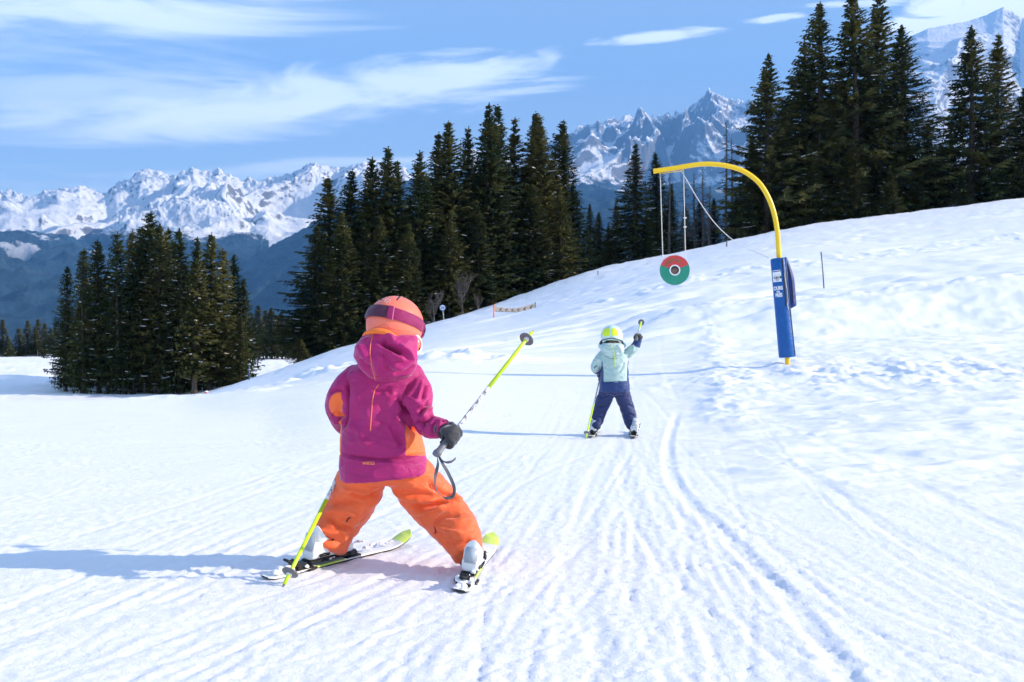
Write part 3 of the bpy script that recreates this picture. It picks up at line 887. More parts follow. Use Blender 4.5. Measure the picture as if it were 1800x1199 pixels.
# the dark stand at right
G3 = 'tall spruces on the crest to the right'
rs = [(1347, 92, 92, 'o1', 1.0, 'left-hand spruce of the right stand with its pointed tip alone in the sky'),
      (1409, 70, 95, 'o0', .9, 'second spruce tip of the right stand, between two higher neighbours'),
      (1443, 4, 93, 'o2', .85, 'slender spruce whose tip just reaches the top of the picture'),
      (1506, -26, 92, 'o0', 1.0, 'broad spruce in the heart of the right stand, tip cut off by the top edge'),
      (1541, -22, 96, 'o1', .9, 'second spruce cut off by the top edge, just right of the broadest one'),
      (1582, 44, 92, 'o2', .95, 'ragged spruce on the right flank of the tallest pair, beside the snowy dome'),
      (1566, 292, 86, 'w2', .9, 'young spruce with olive needles in front of the tall right stand'),
      (1707, 44, 90, 'o0', .92, 'free-standing spruce in front of the snowy dome, left of two'),
      (1753, 58, 92, 'o1', .85, 'free-standing spruce in front of the snowy dome, right of two'),
      (1802, 150, 88, 'o2', .9, 'spruce cut by the right edge of the picture'),
      (1655, 255, 92, 'w4', .95, 'low spruce filling the gap before the snowy dome'),
      (1480, 130, 99, 'o1', .8, 'spruce half hidden left of the broadest one in the right stand'),
      (1380, 190, 97, 'w0', 1.1, 'lower spruce in the cleft between the first two tips of the right stand'),
      (1320, 238, 96, 'w2', .9, 'short spruce at the left foot of the right stand beside the yellow arch'),
      (1628, 210, 98, 'w3', 1.0, 'shadowy spruce behind the ragged one beside the snowy dome'),
      (1780, 290, 96, 'w1', 1.0, 'low dark spruce between the last two at the right edge'),
      (1425, 260, 88, 'w1', 1.1, 'dense spruce low in the front of the right stand, behind the curve of the mast'),
      (1500, 250, 88, 'w0', 1.15, 'dense low spruce in the front of the right stand, under the broadest one'),
      (1610, 300, 88, 'w3', 1.0, 'low front spruce right of the olive young one'),
      (1690, 300, 87, 'w2', .8, 'low front spruce at the foot of the pair before the dome'),
      (1740, 310, 89, 'w0', .8, 'low front spruce right of the foot of the pair before the dome'),
      (1530, 120, 100, 'w4', 1.2, 'deep shadowed spruce behind the two cut off by the top edge'),
      (1455, 170, 97, 'w3', 1.2, 'deep shadowed spruce behind the slender one of the right stand')]
for x, y, D, k, wf, lb in rs:
    spruce(x, y, D, k, lb, G3, wf)

# the clump on the lower meadow at left
G4 = 'slim spruces of the clump on the lower meadow'
lc = [(116, 468, 78, 'n2', .8), (145, 437, 75, 'n1', 1.0), (174, 423, 77, 'n0', 1.0), (207, 407, 75, 'n1', 1.05), (227, 406, 80, 'n2', .9), (245, 398, 78, 'n3', .9), (262, 374, 77, 'n0', 1.15),
      (282, 394, 76, 'n2', 1.0), (297, 401, 80, 'n1', .9), (320, 403, 75, 'n1', 1.1), (351, 418, 79, 'n0', .9), (370, 410, 74, 'n2', 1.1), (393, 438, 76, 'n1', .9), (415, 448, 80, 'n0', .9), (428, 490, 76, 'n2', .9)]
for i, (x, y, D, k, wf) in enumerate(lc):
    w_ = {0: ', thin and open', 6: ', highest of all', 14: ', leaning out over the blue post'}.get(i, '')
    spruce(x, y, D, k, 'slim spruce, %s tip from the left, meadow clump%s' % (ORD[i], w_), G4, wf)
for i in range(17):
    x = 118+i*19.0+rr.uniform(-5, 5)
    y = float(np.interp(x, [100, 145, 207, 262, 320, 370, 430], [480, 460, 430, 415, 430, 430, 500]))+rr.uniform(20, 80)
    spruce(x, y, rr.uniform(72, 88), rr.choice(['n0', 'n1', 'n2', 'n3']), 'slim spruce half hidden inside the meadow clump', G4, rr.uniform(.9, 1.1))

# far rows beyond the lower meadow
G5 = 'small far spruces beyond the lower meadow'
fr_ = [(-14, 560, 196), (5, 562, 198), (14, 590, 190), (33, 577, 196), (50, 563, 200), (62, 575, 197), (69, 561, 203), (78, 569, 200), (88, 577, 195), (98, 570, 200), (20, 600, 205), (42, 590, 205)]
for i, (x, y, D) in enumerate(sorted(fr_)):
    spruce(x, y, D, ['s0', 's1'][i % 2], 'small far spruce at the left edge, %s from the left beyond the meadow' % ORD[i], G5, 1.1)
G6 = 'far spruces seen in the gap between clump and forest'
fr2 = [(446, 560, 176), (456, 537, 172), (468, 546, 178), (478, 541, 174), (488, 556, 182), (496, 548, 176), (507, 556, 170), (516, 553, 178), (528, 562, 174), (463, 570, 168), (483, 575, 168), (502, 580, 166), (440, 548, 180), (540, 550, 178)]
for i, (x, y, D) in enumerate(sorted(fr2)):
    spruce(x, y, D, ['n3', 's1', 'n0'][i % 3], 'far spruce in the gap between clump and forest, %s from the left' % ORD[i], G6, 1.3)

# dead standing stems
def dead_tree(x, ytop, D, label, seed, rb=1.1, start=.25):
    X = (x-900)/F*D; zb = H(X, D)
    h = CAMZ-(ytop-599.5)/F*D-zb
    r = empty('dead_tree', (X, D, zb))
    t_ = trunk_mesh('trunk', h, .15, seed, mat=GREYBARK); t_.parent = r
    rg = random.Random(seed); m = MB()
    z = h*start
    while z < h*.97:
        g = z/h; a = rg.random()*6.28; L = rb*1.5*(1.1-g)*(.3+.8*rg.random())
        e = Vector((math.cos(a), math.sin(a), 0))
        pts = [Vector((0, 0, z)), Vector((0, 0, z))+e*L*.5+Vector((0, 0, -.06*L)), Vector((0, 0, z))+e*L+Vector((0, 0, .05-.3*L*rg.random()))]
        m.tube(pts, [.045, .035, .018], 5)
        if L > .5:
            q = pts[1]; a2 = a+rg.choice((-.8, .8))
            m.tube([q, q+Vector((math.cos(a2), math.sin(a2), -.2))*L*.4], [.026, .014], 4)
        z += .07+.13*rg.random()
    m.build('crown', GREYBARK, r)
    tag(r, label, 'dead tree', 'dead standing stems under the yellow arch')
dead_tree(1276, 208, 94, 'tallest bare dead stem, rising above the yellow arch against the peaks', 31, 1.2, .12)
dead_tree(1286, 238, 96, 'bare dead stem close right of the tallest one above the yellow arch', 32, .9, .15)
dead_tree(1236, 292, 95, 'bare dead stem just under the top of the yellow arch', 33, 1.3)
dead_tree(1221, 300, 97, 'thin bare dead stem left of the one under the arch top', 34, 1.0)
dead_tree(1203, 318, 94, 'bare dead stem beside the right cord of the hanging disc', 35, 1.3)
dead_tree(1247, 325, 93, 'short bare dead stem with wide dry branches under the arch', 36, 1.8, .08)
dead_tree(1176, 300, 93, 'thin dead stem in front of the spruces, between the two disc cords', 37, .6)

# leafless broadleaf trees at the foot of the forest
def bare_tree(x, ytop, D, label, seed):
    X = (x-900)/F*D; zb = H(X, D)
    h = CAMZ-(ytop-599.5)/F*D-zb
    r = empty('bare_tree', (X, D, zb-.3))
    rg = random.Random(seed); mt, mb = MB(), MB()
    def grow(p, d, L, rad, lev):
        pts = [p]; q = p; dd = d
        for i in range(4):
            dd = (dd+Vector((rg.uniform(-.14, .14), rg.uniform(-.14, .14), .10))).normalized()
            q = q+dd*L/4; pts.append(q)
        (mt if lev == 0 else mb).tube(pts, [rad, rad*.9, rad*.75, rad*.6, rad*.42], 6 if lev < 2 else 4)
        if lev < 4:
            nb = {0: 6, 1: 5, 2: 4, 3: 3}[lev]
            for k in range(nb):
                i = rg.randint(1 if lev else 1, 4)
                a = rg.random()*6.28
                side = Vector((math.cos(a), math.sin(a), .5+.5*rg.random()))
                grow(pts[i], (dd*.6+side*.75).normalized(), L*rg.uniform(.45, .7), rad*.5, lev+1)
    grow(Vector((0, 0, 0)), Vector((.03, 0, 1)), h*.5, .09, 0)
    mt.build('trunk', GREYBARK, r); mb.build('crown', GREYBARK, r)
    tag(r, label, 'tree', 'leafless trees at the foot of the forest')
bare_tree(813, 462, 79, 'leafless grey tree in front of the forest, right of the round piste sign', 41)
bare_tree(762, 492, 78, 'leafless grey tree in front of the forest, left of the round piste sign', 42)
bare_tree(842, 505, 81, 'small leafless tree right of the taller bare one at the forest foot', 43)
bare_tree(712, 520, 77, 'leafless tree at the forest foot behind the pink helmet', 44)

spruce(527, 604, 74, 's1', 'tiny snowy spruce at the left foot of the middle forest', G1, 1.6)
# ================================================================ THE TWO CHILDREN
from mathutils.bvhtree import BVHTree

def remesh(mb, voxel, smooth=4, sfac=.5):
    """one continuous surface from overlapping closed shapes; returns verts, faces"""
    me = bpy.data.meshes.new('tmp')
    me.from_pydata(mb.v, [], mb.f); me.update()
    bm = bmesh.new(); bm.from_mesh(me); bmesh.ops.recalc_face_normals(bm, faces=bm.faces); bm.to_mesh(me); bm.free()
    o = bpy.data.objects.new('tmp', me); COL.objects.link(o)
    m = o.modifiers.new('r', 'REMESH'); m.mode = 'VOXEL'; m.voxel_size = voxel
    s = o.modifiers.new('s', 'SMOOTH'); s.factor = sfac; s.iterations = smooth
    dg = bpy.context.evaluated_depsgraph_get(); dg.update()
    e = o.evaluated_get(dg); em = e.to_mesh()
    V = np.empty(len(em.vertices)*3); em.vertices.foreach_get('co', V); V = V.reshape(-1, 3)
    Fc = [tuple(p.vertices) for p in em.polygons]
    e.to_mesh_clear(); bpy.data.objects.remove(o); bpy.data.meshes.remove(me)
    return V, Fc

def normals(V, Fc):
    N = np.zeros_like(V); q = np.array([f for f in Fc if len(f) == 4])
    n = np.cross(V[q[:, 2]]-V[q[:, 0]], V[q[:, 3]]-V[q[:, 1]])
    for k in range(4): np.add.at(N, q[:, k], n)
    return N/np.maximum(np.linalg.norm(N, axis=1)[:, None], 1e-9)

def n3(V, s, seed, stretch=(1, 1, 1)):
    return np.array([mnoise.noise(Vector((v[0]*s*stretch[0]+seed, v[1]*s*stretch[1]+seed*.7, v[2]*s*stretch[2]))) for v in V])

def to_px(V):
    return np.stack([900+V[:, 0]/V[:, 1]*F, 599.5-(V[:, 2]-CAMZ)/V[:, 1]*F], -1)

def fold(V, N, folds, k=1.0):
    """raise or press folds along lines given as the photo shows them, on the side that faces it"""
    px = to_px(V); out = np.zeros(len(V))
    face = sstep(.35, -.35, N[:, 1])
    for pts, w, amp in folds:
        d = np.full(len(V), 1e9); tt = np.zeros(len(V))
        pp = [(q.x, q.z) for q in smooth_pts([Vector((a, 0, b)) for a, b in pts], 4)] if len(pts) > 2 else pts
        n = len(pp)-1
        for i, ((ax, ay), (bx, by)) in enumerate(zip(pp[:-1], pp[1:])):
            L2 = (bx-ax)**2+(by-ay)**2
            t = np.clip(((px[:, 0]-ax)*(bx-ax)+(px[:, 1]-ay)*(by-ay))/L2, 0, 1)
            q = (px[:, 0]-ax-t*(bx-ax))**2+(px[:, 1]-ay-t*(by-ay))**2
            kk = q < d; d = np.where(kk, q, d); tt = np.where(kk, (i+t)/n, tt)
        d = np.sqrt(d)
        taper = np.clip(np.sin(np.pi*np.clip(tt, .04, .96))*1.6, 0, 1)
        out += amp*np.exp(-(d/w)**2)*taper*face
    return out*k

def cloth(name, mb, voxel, mats, parent, folds=(), wr=.004, wf=14, seed=3, stretch=(1, 1, 1.6), smooth=4, attrs=None, fk=1.0):
    V, Fc = remesh(mb, voxel, smooth)
    N = normals(V, Fc)
    a = n3(V, wf, seed, stretch); b = n3(V, wf*2.3, seed+9, stretch)
    d = wr*((1-np.abs(a)*2.4)*.9+(.5-np.abs(b))*.8)
    if folds: d = d+fold(V, N, folds, fk*2.5)
    V = V+N*d[:, None]
    o = mesh_obj(name, V, Fc, mats, parent)
    if attrs:
        for an, fn in attrs.items():
            at = o.data.attributes.new(an, 'FLOAT', 'POINT')
            at.data.foreach_set('value', np.asarray(fn(V), dtype=np.float32))
    return o

def bvh_of(*objs):
    vs, fs = [], []
    for o in objs:
        b = len(vs); vs += [v.co.copy() for v in o.data.vertices]
        fs += [[i+b for i in p.vertices] for p in o.data.polygons]
    return BVHTree.FromPolygons(vs, fs)

def cast(bvh, x, y):
    """the surface point seen at photograph pixel x, y"""
    o = Vector((0, 0, CAMZ)); d = (P(x, y, 1.0)-o).normalized()
    h = bvh.ray_cast(o, d)
    return (h[0], h[1]) if h[0] is not None else (None, None)

def seam(name, bvh, px, rad, mat, parent, n=8, lift=.0005):
    pts = []
    for q in smooth_pts([Vector((a, 0, b)) for a, b in px], n):
        h, nn = cast(bvh, q.x, q.z)
        if h is not None: pts.append(h+nn*lift)
    if len(pts) < 2: return None
    m = MB(); m.tube(pts, rad, 8); return m.build(name, mat, parent)

def text_verts(s, size, bold=.0, align='CENTER'):
    cu = bpy.data.curves.new('t', 'FONT'); cu.body = s; cu.size = size; cu.offset = bold
    cu.align_x = align; cu.resolution_u = 3
    o = bpy.data.objects.new('t', cu); COL.objects.link(o)
    dg = bpy.context.evaluated_depsgraph_get(); dg.update()
    me = bpy.data.meshes.new_from_object(o.evaluated_get(dg))
    bm = bmesh.new(); bm.from_mesh(me)
    bmesh.ops.triangulate(bm, faces=bm.faces)
    v = [x.co.copy() for x in bm.verts]; f = [[x.index for x in p.verts] for p in bm.faces]
    bm.free(); bpy.data.objects.remove(o)
    return v, f

def ellipsoid(mb, c, r, M=None, n=20, mi=0, zmin=-1.0, pw=1.0):
    V = []; Fc = []; rows = n//2+1
    for i in range(rows+1):
        ph = math.pi*i/rows
        for k in range(n):
            a = 2*math.pi*k/n
            V.append(Vector((r[0]*math.sin(ph)*math.cos(a), r[1]*math.sin(ph)*math.sin(a), r[2]*max(zmin, math.cos(ph)))))
    for i in range(rows):
        for k in range(n):
            a, b = i*n+k, i*n+(k+1) % n
            Fc.append((a, a+n, b+n, b))
    if M is not None: V = [M @ v for v in V]
    c = Vector(c)
    mb.add([c+v for v in V], Fc, mi)

def caps_tube(mb, pts, rad, n=18, flat=1.0, up=None, sub=5, ek=1.0):
    """a tapering limb with rounded ends"""
    pts, rad = smooth_pts(pts, sub, list(rad))
    d0 = (pts[0]-pts[1]).normalized(); d1 = (pts[-1]-pts[-2]).normalized()
    P0 = [pts[0]+d0*rad[0]*k for k in (.98, .8, .45)]; R0 = [rad[0]*k for k in (.12, .6, .9)]
    P1 = [pts[-1]+d1*rad[-1]*k*ek for k in (.45, .8, .98)]; R1 = [rad[-1]*k for k in (.9, .6, .12)]
    mb.tube(P0+pts+P1, R0+rad+R1, n, flat=flat, up=up)

def rings(mb, rs, n=36, e=2.35):
    """rs: (centre, half width, half depth, tilt) from top to bottom"""
    V = []; Fc = []
    for c, hw, hd, tl in rs:
        for k in range(n):
            a = 2*math.pi*k/n; ca, sa = math.cos(a), math.sin(a)
            x = math.copysign(abs(ca)**(2/e), ca); y = math.copysign(abs(sa)**(2/e), sa)
            V.append(Vector(c)+Vector((x*hw, y*hd, tl*x)))
    for i in range(len(rs)-1):
        for k in range(n):
            a, b = i*n+k, i*n+(k+1) % n
            Fc.append((a, b, b+n, a+n))
    Fc.append(tuple(reversed(range(n)))); Fc.append(tuple(range((len(rs)-1)*n, len(rs)*n)))
    mb.add(V, Fc)

def hand(mb, G, g, p, wrist, s=1.0, thick=1.0):
    """fist closed round a rod through G along g; p points from the rod to the back of the hand"""
    g = Vector(g).normalized(); p = Vector(p); p = (p-g*p.dot(g)).normalized(); q = g.cross(p).normalized()
    wv = Vector(wrist)-G
    if q.dot(wv) < 0: q = -q                      # q: towards the heel of the hand
    rr = .027*s
    def at(th, off, r=rr): return G+g*off+(p*math.cos(th)-q*math.sin(th))*r
    L = [.90, 1.0, .96, .80]
    for i in range(4):
        off = (.031-.0205*i)*s
        ths = [R(a)*L[i] for a in (-10, 40, 95, 150, 205, 250)]
        caps_tube(mb, [at(th, off, rr*(1.12 if k < 2 else 1.0)) for k, th in enumerate(ths)], [r*s*thick for r in (.0120, .0125, .0115, .0110, .0102, .0094)], 10, sub=3)
    kn = at(R(-5), 0, rr*1.15); heel = G+q*.026*s+p*.024*s
    M = Matrix((g, q, p)).transposed()
    # palm: a thick pad from the knuckles to the wrist
    caps_tube(mb, [kn+g*.0, (kn+heel)/2+p*.006*s, heel+p*.004*s, Vector(wrist)], [.034*s*thick, .037*s*thick, .032*s*thick, .027*s*thick], 16, flat=.52, up=p, sub=4)
    th0 = heel+g*.030*s
    caps_tube(mb, [th0, G+q*.030*s+g*.046*s-p*.004*s, G+q*.016*s+g*.050*s-p*.026*s, G-q*.010*s+g*.044*s-p*.032*s], [.0155*s*thick, .0145*s*thick, .013*s*thick, .0115*s*thick], 10, sub=4)

def rebase(root, origin):
    origin = Vector(origin)
    def walk(o):
        for ch in o.children:
            if ch.data is not None: ch.data.transform(Matrix.Translation(-origin))
            walk(ch)
    walk(root)
    if root.data is not None: root.data.transform(Matrix.Translation(-origin))
    root.location = origin

# ---- materials
def fabric(name, col, col2=None, attr=None, rough=.62, sheen=.25, vari=.06):
    t = NT(name)
    nz = t.noise(9, 3, .5)
    c = t.mix(t.ramp(nz, .3, .7), tuple(x*(1-vari*2) for x in col), col)
    if col2:
        c = t.mix(t.ramp(t.attr(attr), -.0012, .0012), c, col2)
    t.color(c)
    t.set(Roughness=rough, Sheen_Weight=sheen, Sheen_Roughness=.4, Specular_IOR_Level=.35)
    w_ = t.bump(t.noise(13, 3, .5, dist=.8, stretch=(1, 1, 1.9)), .4, .022)
    b = t.bump(t.noise(55, 4, .6, stretch=(1, 1, 1.5)), .25, .004, w_)
    t.bump(t.noise(900, 2, .5), .22, .0006, b)
    return t.m
MAG = (.41, .012, .140); ORG = (.93, .160, .036)
M_JACKET = fabric('magenta_softshell', MAG, ORG, 'panel')
M_HOOD = fabric('magenta_hood', (.43, .013, .150))
M_TROUSER = fabric('orange_trousers', (.93, .150, .042), rough=.6)
M_LINING = fabric('orange_lining', (.95, .20, .03))
M_PIPE = plain('orange_piping', (.98, .22, .10), .5, bump=0)
M_SEAM = plain('dark_magenta_seam', (.20, .006, .08), .7, bump=0)
M_HELM = plain('coral_helmet_shell', (.90, .195, .115), .33, nstr=.01, bump=.02, bdist=.0005)
M_STRAP = fabric('plum_strap', (.27, .008, .095), rough=.7)
M_STRAP2 = fabric('faded_plum_strap', (.085, .018, .045), rough=.6)
M_WHITE = plain('white_plastic', (.80, .80, .80), .35, nstr=.03, bump=.04)
M_PALE = plain('pale_grey_plastic', (.42, .47, .52), .4, nstr=.05)
M_BLACK = plain('black_plastic', (.014, .014, .016), .45, nstr=.1)
M_GLOVE = fabric('charcoal_glove', (.030, .032, .038), rough=.7, sheen=.5)
M_GREYR = plain('grey_rubber', (.16, .165, .18), .5)
M_WEB = plain('grey_webbing', (.105, .11, .125), .8)
M_LIME = plain('lime_paint', (.58, .82, .02), .3, nstr=.02, bump=0)
M_SKIN = plain('skin', (.62, .34, .24), .5, nstr=.03)
M_HAIR = plain('brown_hair', (.07, .04, .02), .6)
M_LENS = plain('goggle_lens', (.05, .02, .06), .08, metal=.3, bump=0, coat=1)
M_MINT = fabric('mint_softshell', (.43, .58, .54), (.018, .045, .155), 'panel')
M_MINTH = fabric('mint_hood', (.47, .62, .575))
M_NAVY = fabric('navy_trousers', (.022, .035, .125))
M_SEAMN = plain('dark_teal_seam', (.10, .22, .21), .7, bump=0)
M_HELM2 = plain('mint_helmet_shell', (.58, .76, .70), .3, nstr=.01, bump=0)
M_YEL = plain('lime_yellow_plastic', (.72, .88, .02), .35, nstr=.02, bump=0)
M_CLUMP = SNOW

def ski_mat():
    t = NT('ski_topsheet')
    g = t.coord('Generated'); s = t.node('ShaderNodeSeparateXYZ'); t.l.new(g, s.inputs[0])
    o = t.coord('Object'); so = t.node('ShaderNodeSeparateXYZ'); t.l.new(o, so.inputs[0])
    y = so.outputs[1]
    tip = t.ramp(y, .318, .326)
    band = t.math('MULTIPLY', t.ramp(y, -.20, -.19), t.math('SUBTRACT', 1.0, t.ramp(y, -.05, .02)))
    edge = t.ramp(t.math('ABSOLUTE', so.outputs[0]), .017, .019)
    m = t.math('MAXIMUM', tip, t.math('MULTIPLY', band, edge))
    nz = t.noise(30, 4, .6)
    c = t.mix(m, t.mix(t.ramp(nz, .35, .7), (.74, .74, .70), (.82, .83, .80)), (.60, .78, .14))
    t.color(c); t.set(Roughness=.3)
    return t.m
M_SKI = ski_mat()

def make_ski(tail, tip, roll, label, mark=True, bs=0.0):
    """tail and tip: points on the snow; the ski's own y axis runs to its tip"""
    tail, tip = Vector(tail), Vector(tip)
    L = .80
    f = (tip-tail).normalized(); mid = tail+f*L/2
    M = axis_matrix(mid, Vector((0, 0, 1)), None)
    x = f.cross(Vector((0, 0, 1))).normalized(); z = x.cross(f).normalized()
    M = Matrix((x, f, z)).transposed().to_4x4(); M.translation = mid
    M = M @ Matrix.Rotation(R(roll), 4, 'Y')
    root = empty('ski'); root.matrix_world = M
    n = 44; V = []; Fc = []
    for i in range(n+1):
        s = i/n; y = -L/2+L*s
        w = .028+.0075*(abs(s-.45)/.45)**2 if s < .45 else .028+.0105*((s-.45)/.45)**2
        e = (1-s)/.085
        if e < 1: w *= math.sqrt(max(0, 1-(1-e)**2))*1.0+.0
        e = s/.03
        if e < 1: w *= .55+.45*math.sqrt(max(0, 1-(1-e)**2))
        w = max(w, .003)
        up = .055*max(0, (s-.80)/.20)**2+.006*max(0, (.06-s)/.06)
        h = .006+.006*math.sin(math.pi*min(1, max(0, s)))**.6
        V += [(-w, y, up), (w, y, up), (w, y, up+h*.55), (w*.86, y, up+h), (-w*.86, y, up+h), (-w, y, up+h*.55)]
    F_ = []; mi = []
    for i in range(n):
        for k in range(6):
            a, b = i*6+k, i*6+(k+1) % 6
            F_.append((a, b, b+6, a+6)); mi.append(1 if k in (0, 1, 5) else 0)
    F_.append((5, 4, 3, 2, 1, 0)); F_.append(tuple(n*6+k for k in range(6))); mi += [1, 0]
    d = mesh_obj('deck', V, F_, [M_SKI, M_BLACK], root, True, mi); sharpen(d, 35)
    b = MB(); BS = Vector((0, bs, 0)); b.box((0, -.235, .022), (.050, .060, .022), bev=.005); b.box((0, -.263, .036), (.040, .026, .030), Matrix.Rotation(R(-25), 3, 'X'), bev=.006)
    b.box((0, -.290, .048), (.030, .040, .010), Matrix.Rotation(R(-30), 3, 'X'), bev=.003)
    b.box((0, -.235, .014), (.058, .110, .006), bev=.002)
    b.v = [tuple(Vector(q)+BS) for q in b.v]; b.build('heel_binding', M_BLACK, root, sharp=35)
    b = MB(); b.box((0, .040, .024), (.046, .050, .026), bev=.007); b.box((-.026, .023, .030), (.012, .030, .016), bev=.004); b.box((.026, .023, .030), (.012, .030, .016), bev=.004)
    b.box((0, .037, .014), (.056, .085, .006), bev=.002)
    b.v = [tuple(Vector(q)+BS) for q in b.v]; b.build('toe_binding', M_BLACK, root, sharp=35)
    for sg in (-1, 1):
        b = MB(); b.box((sg*.040, -.200, .010), (.010, .052, .012), Matrix.Rotation(R(8), 3, 'X'), bev=.004)
        b.v = [tuple(Vector(q)+BS) for q in b.v]; b.build('brake_arm', M_BLACK, root)
    if mark:
        b = MB(); b.box((0, .335, .0225), (.003, .020, .0014), Matrix.Rotation(R(-30), 3, 'Z') @ Matrix.Rotation(R(14), 3, 'X')); b.build('tip_mark', M_BLACK, root)
    tag(root, label, 'ski', 'pairs of short white skis')
    return root, M

def snow_clumps(M, spots, seed, parent):
    m = MB(); rg = random.Random(seed)
    for (x, y, z, r) in spots:
        for k in range(7):
            c = M @ Vector((x+rg.uniform(-r, r), y+rg.uniform(-r, r)*1.4, z+rg.uniform(-.2, .4)*r))
            q = r*rg.uniform(.35, .75)
            ellipsoid(m, c, (q, q*rg.uniform(.8, 1.3), q*rg.uniform(.5, .9)), None, 10)
    V, Fc = remesh(m, .0045, 2)
    N = normals(V, Fc); V = V+N*(.0035*n3(V, 90, seed))[:, None]
    return V, Fc

def make_boot(M, parent, s=1.0, lean=16, name='boot', off=-.085):
    """M: the ski's matrix; the boot stands on it, toe along y"""
    B = M @ Matrix.Translation((0, off, .024))
    root = empty(name); root.parent = parent
    def T(o): o.data.transform(B); return o
    m = MB()
    prof = [(-.100, .030, .050), (-.085, .034, .062), (-.04, .033, .075), (0, .034, .078), (.045, .038, .062), (.08, .037, .050), (.100, .030, .040)]
    V = []; Fc = []; n = 20
    for y, hw, hh in prof:
        for k in range(n):
            a = 2*math.pi*k/n; ca, sa = math.cos(a), math.sin(a)
            V.append((math.copysign(abs(ca)**.7, ca)*hw*s, y*s, .012+hh/2*s+math.copysign(abs(sa)**.75, sa)*hh/2*s))
    for i in range(len(prof)-1):
        for k in range(n):
            a, b = i*n+k, i*n+(k+1) % n; Fc.append((a, b, b+n, a+n))
    Fc.append(tuple(reversed(range(n)))); Fc.append(tuple(range((len(prof)-1)*n, len(prof)*n)))
    m.add(V, Fc)
    V2, F2 = remesh(m, .005, 3)
    T(mesh_obj('shell', V2, F2, M_WHITE, root))
    m = MB(); m.box((0, 0, .006), (.058*s, .215*s, .013), bev=.005); T(m.build('sole', M_BLACK, root, sharp=35))
    # cuff with its raised spoiler behind
    m = MB(); ln = math.tan(R(lean)); V = []; Fc = []; n = 28; rows = 9
    for side in (0, 1):
        for i in range(rows):
            u = i/(rows-1)
            for k in range(n):
                a = 2*math.pi*k/n; back = max(0, -math.sin(a))
                top = .082+.048*back**2-.012*max(0, math.sin(a))
                z = (.035+(top-.035)*u)*s
                fl = 1+.04*u+.06*u*u*back
                rx = (.037-(.0045 if side else 0))*fl; ry = (.050-(.0045 if side else 0))*fl
                V.append((rx*math.cos(a)*s, (ry*math.sin(a)-.045)*s+z*ln*.8+.0, z))
    for i in range(rows-1):
        for k in range(n):
            a, b = i*n+k, i*n+(k+1) % n
            Fc.append((a, b, b+n, a+n)); o_ = rows*n; Fc.append((a+o_, a+n+o_, b+n+o_, b+o_))
    for k in range(n):
        a, b = (rows-1)*n+k, (rows-1)*n+(k+1) % n
        Fc.append((a, b, b+rows*n, a+rows*n)); Fc.append((k, k+rows*n, (k+1) % n+rows*n, (k+1) % n))
    m.add(V, Fc); T(m.build('cuff', M_WHITE, root, sharp=60))
    m = MB(); V = []
    m.box((0, -.094*s, .074*s), (.052*s, .007, .062*s), Matrix.Rotation(R(-lean*.6), 3, 'X'), bev=.003); T(m.build('spine_panel', M_PALE, root))
    for k, (y, z) in enumerate(((.025, .052), (-.012, .076))):
        m = MB(); m.box((.040*s, y*s+.0, z*s), (.010, .034*s, .012*s), bev=.003); m.box((.044*s, (y-.014)*s, z*s), (.008, .014*s, .018*s), bev=.002)
        T(m.build('buckle', M_BLACK, root))
    m = MB(); m.box((0, -.086*s, .040*s), (.060*s, .026*s, .018*s), bev=.005); m.box((.036*s, -.05*s, .03*s), (.008, .05*s, .012*s), bev=.003); m.box((-.036*s, -.05*s, .03*s), (.008, .05*s, .012*s), bev=.003)
    T(m.build('heel_block', M_BLACK, root))
    return root

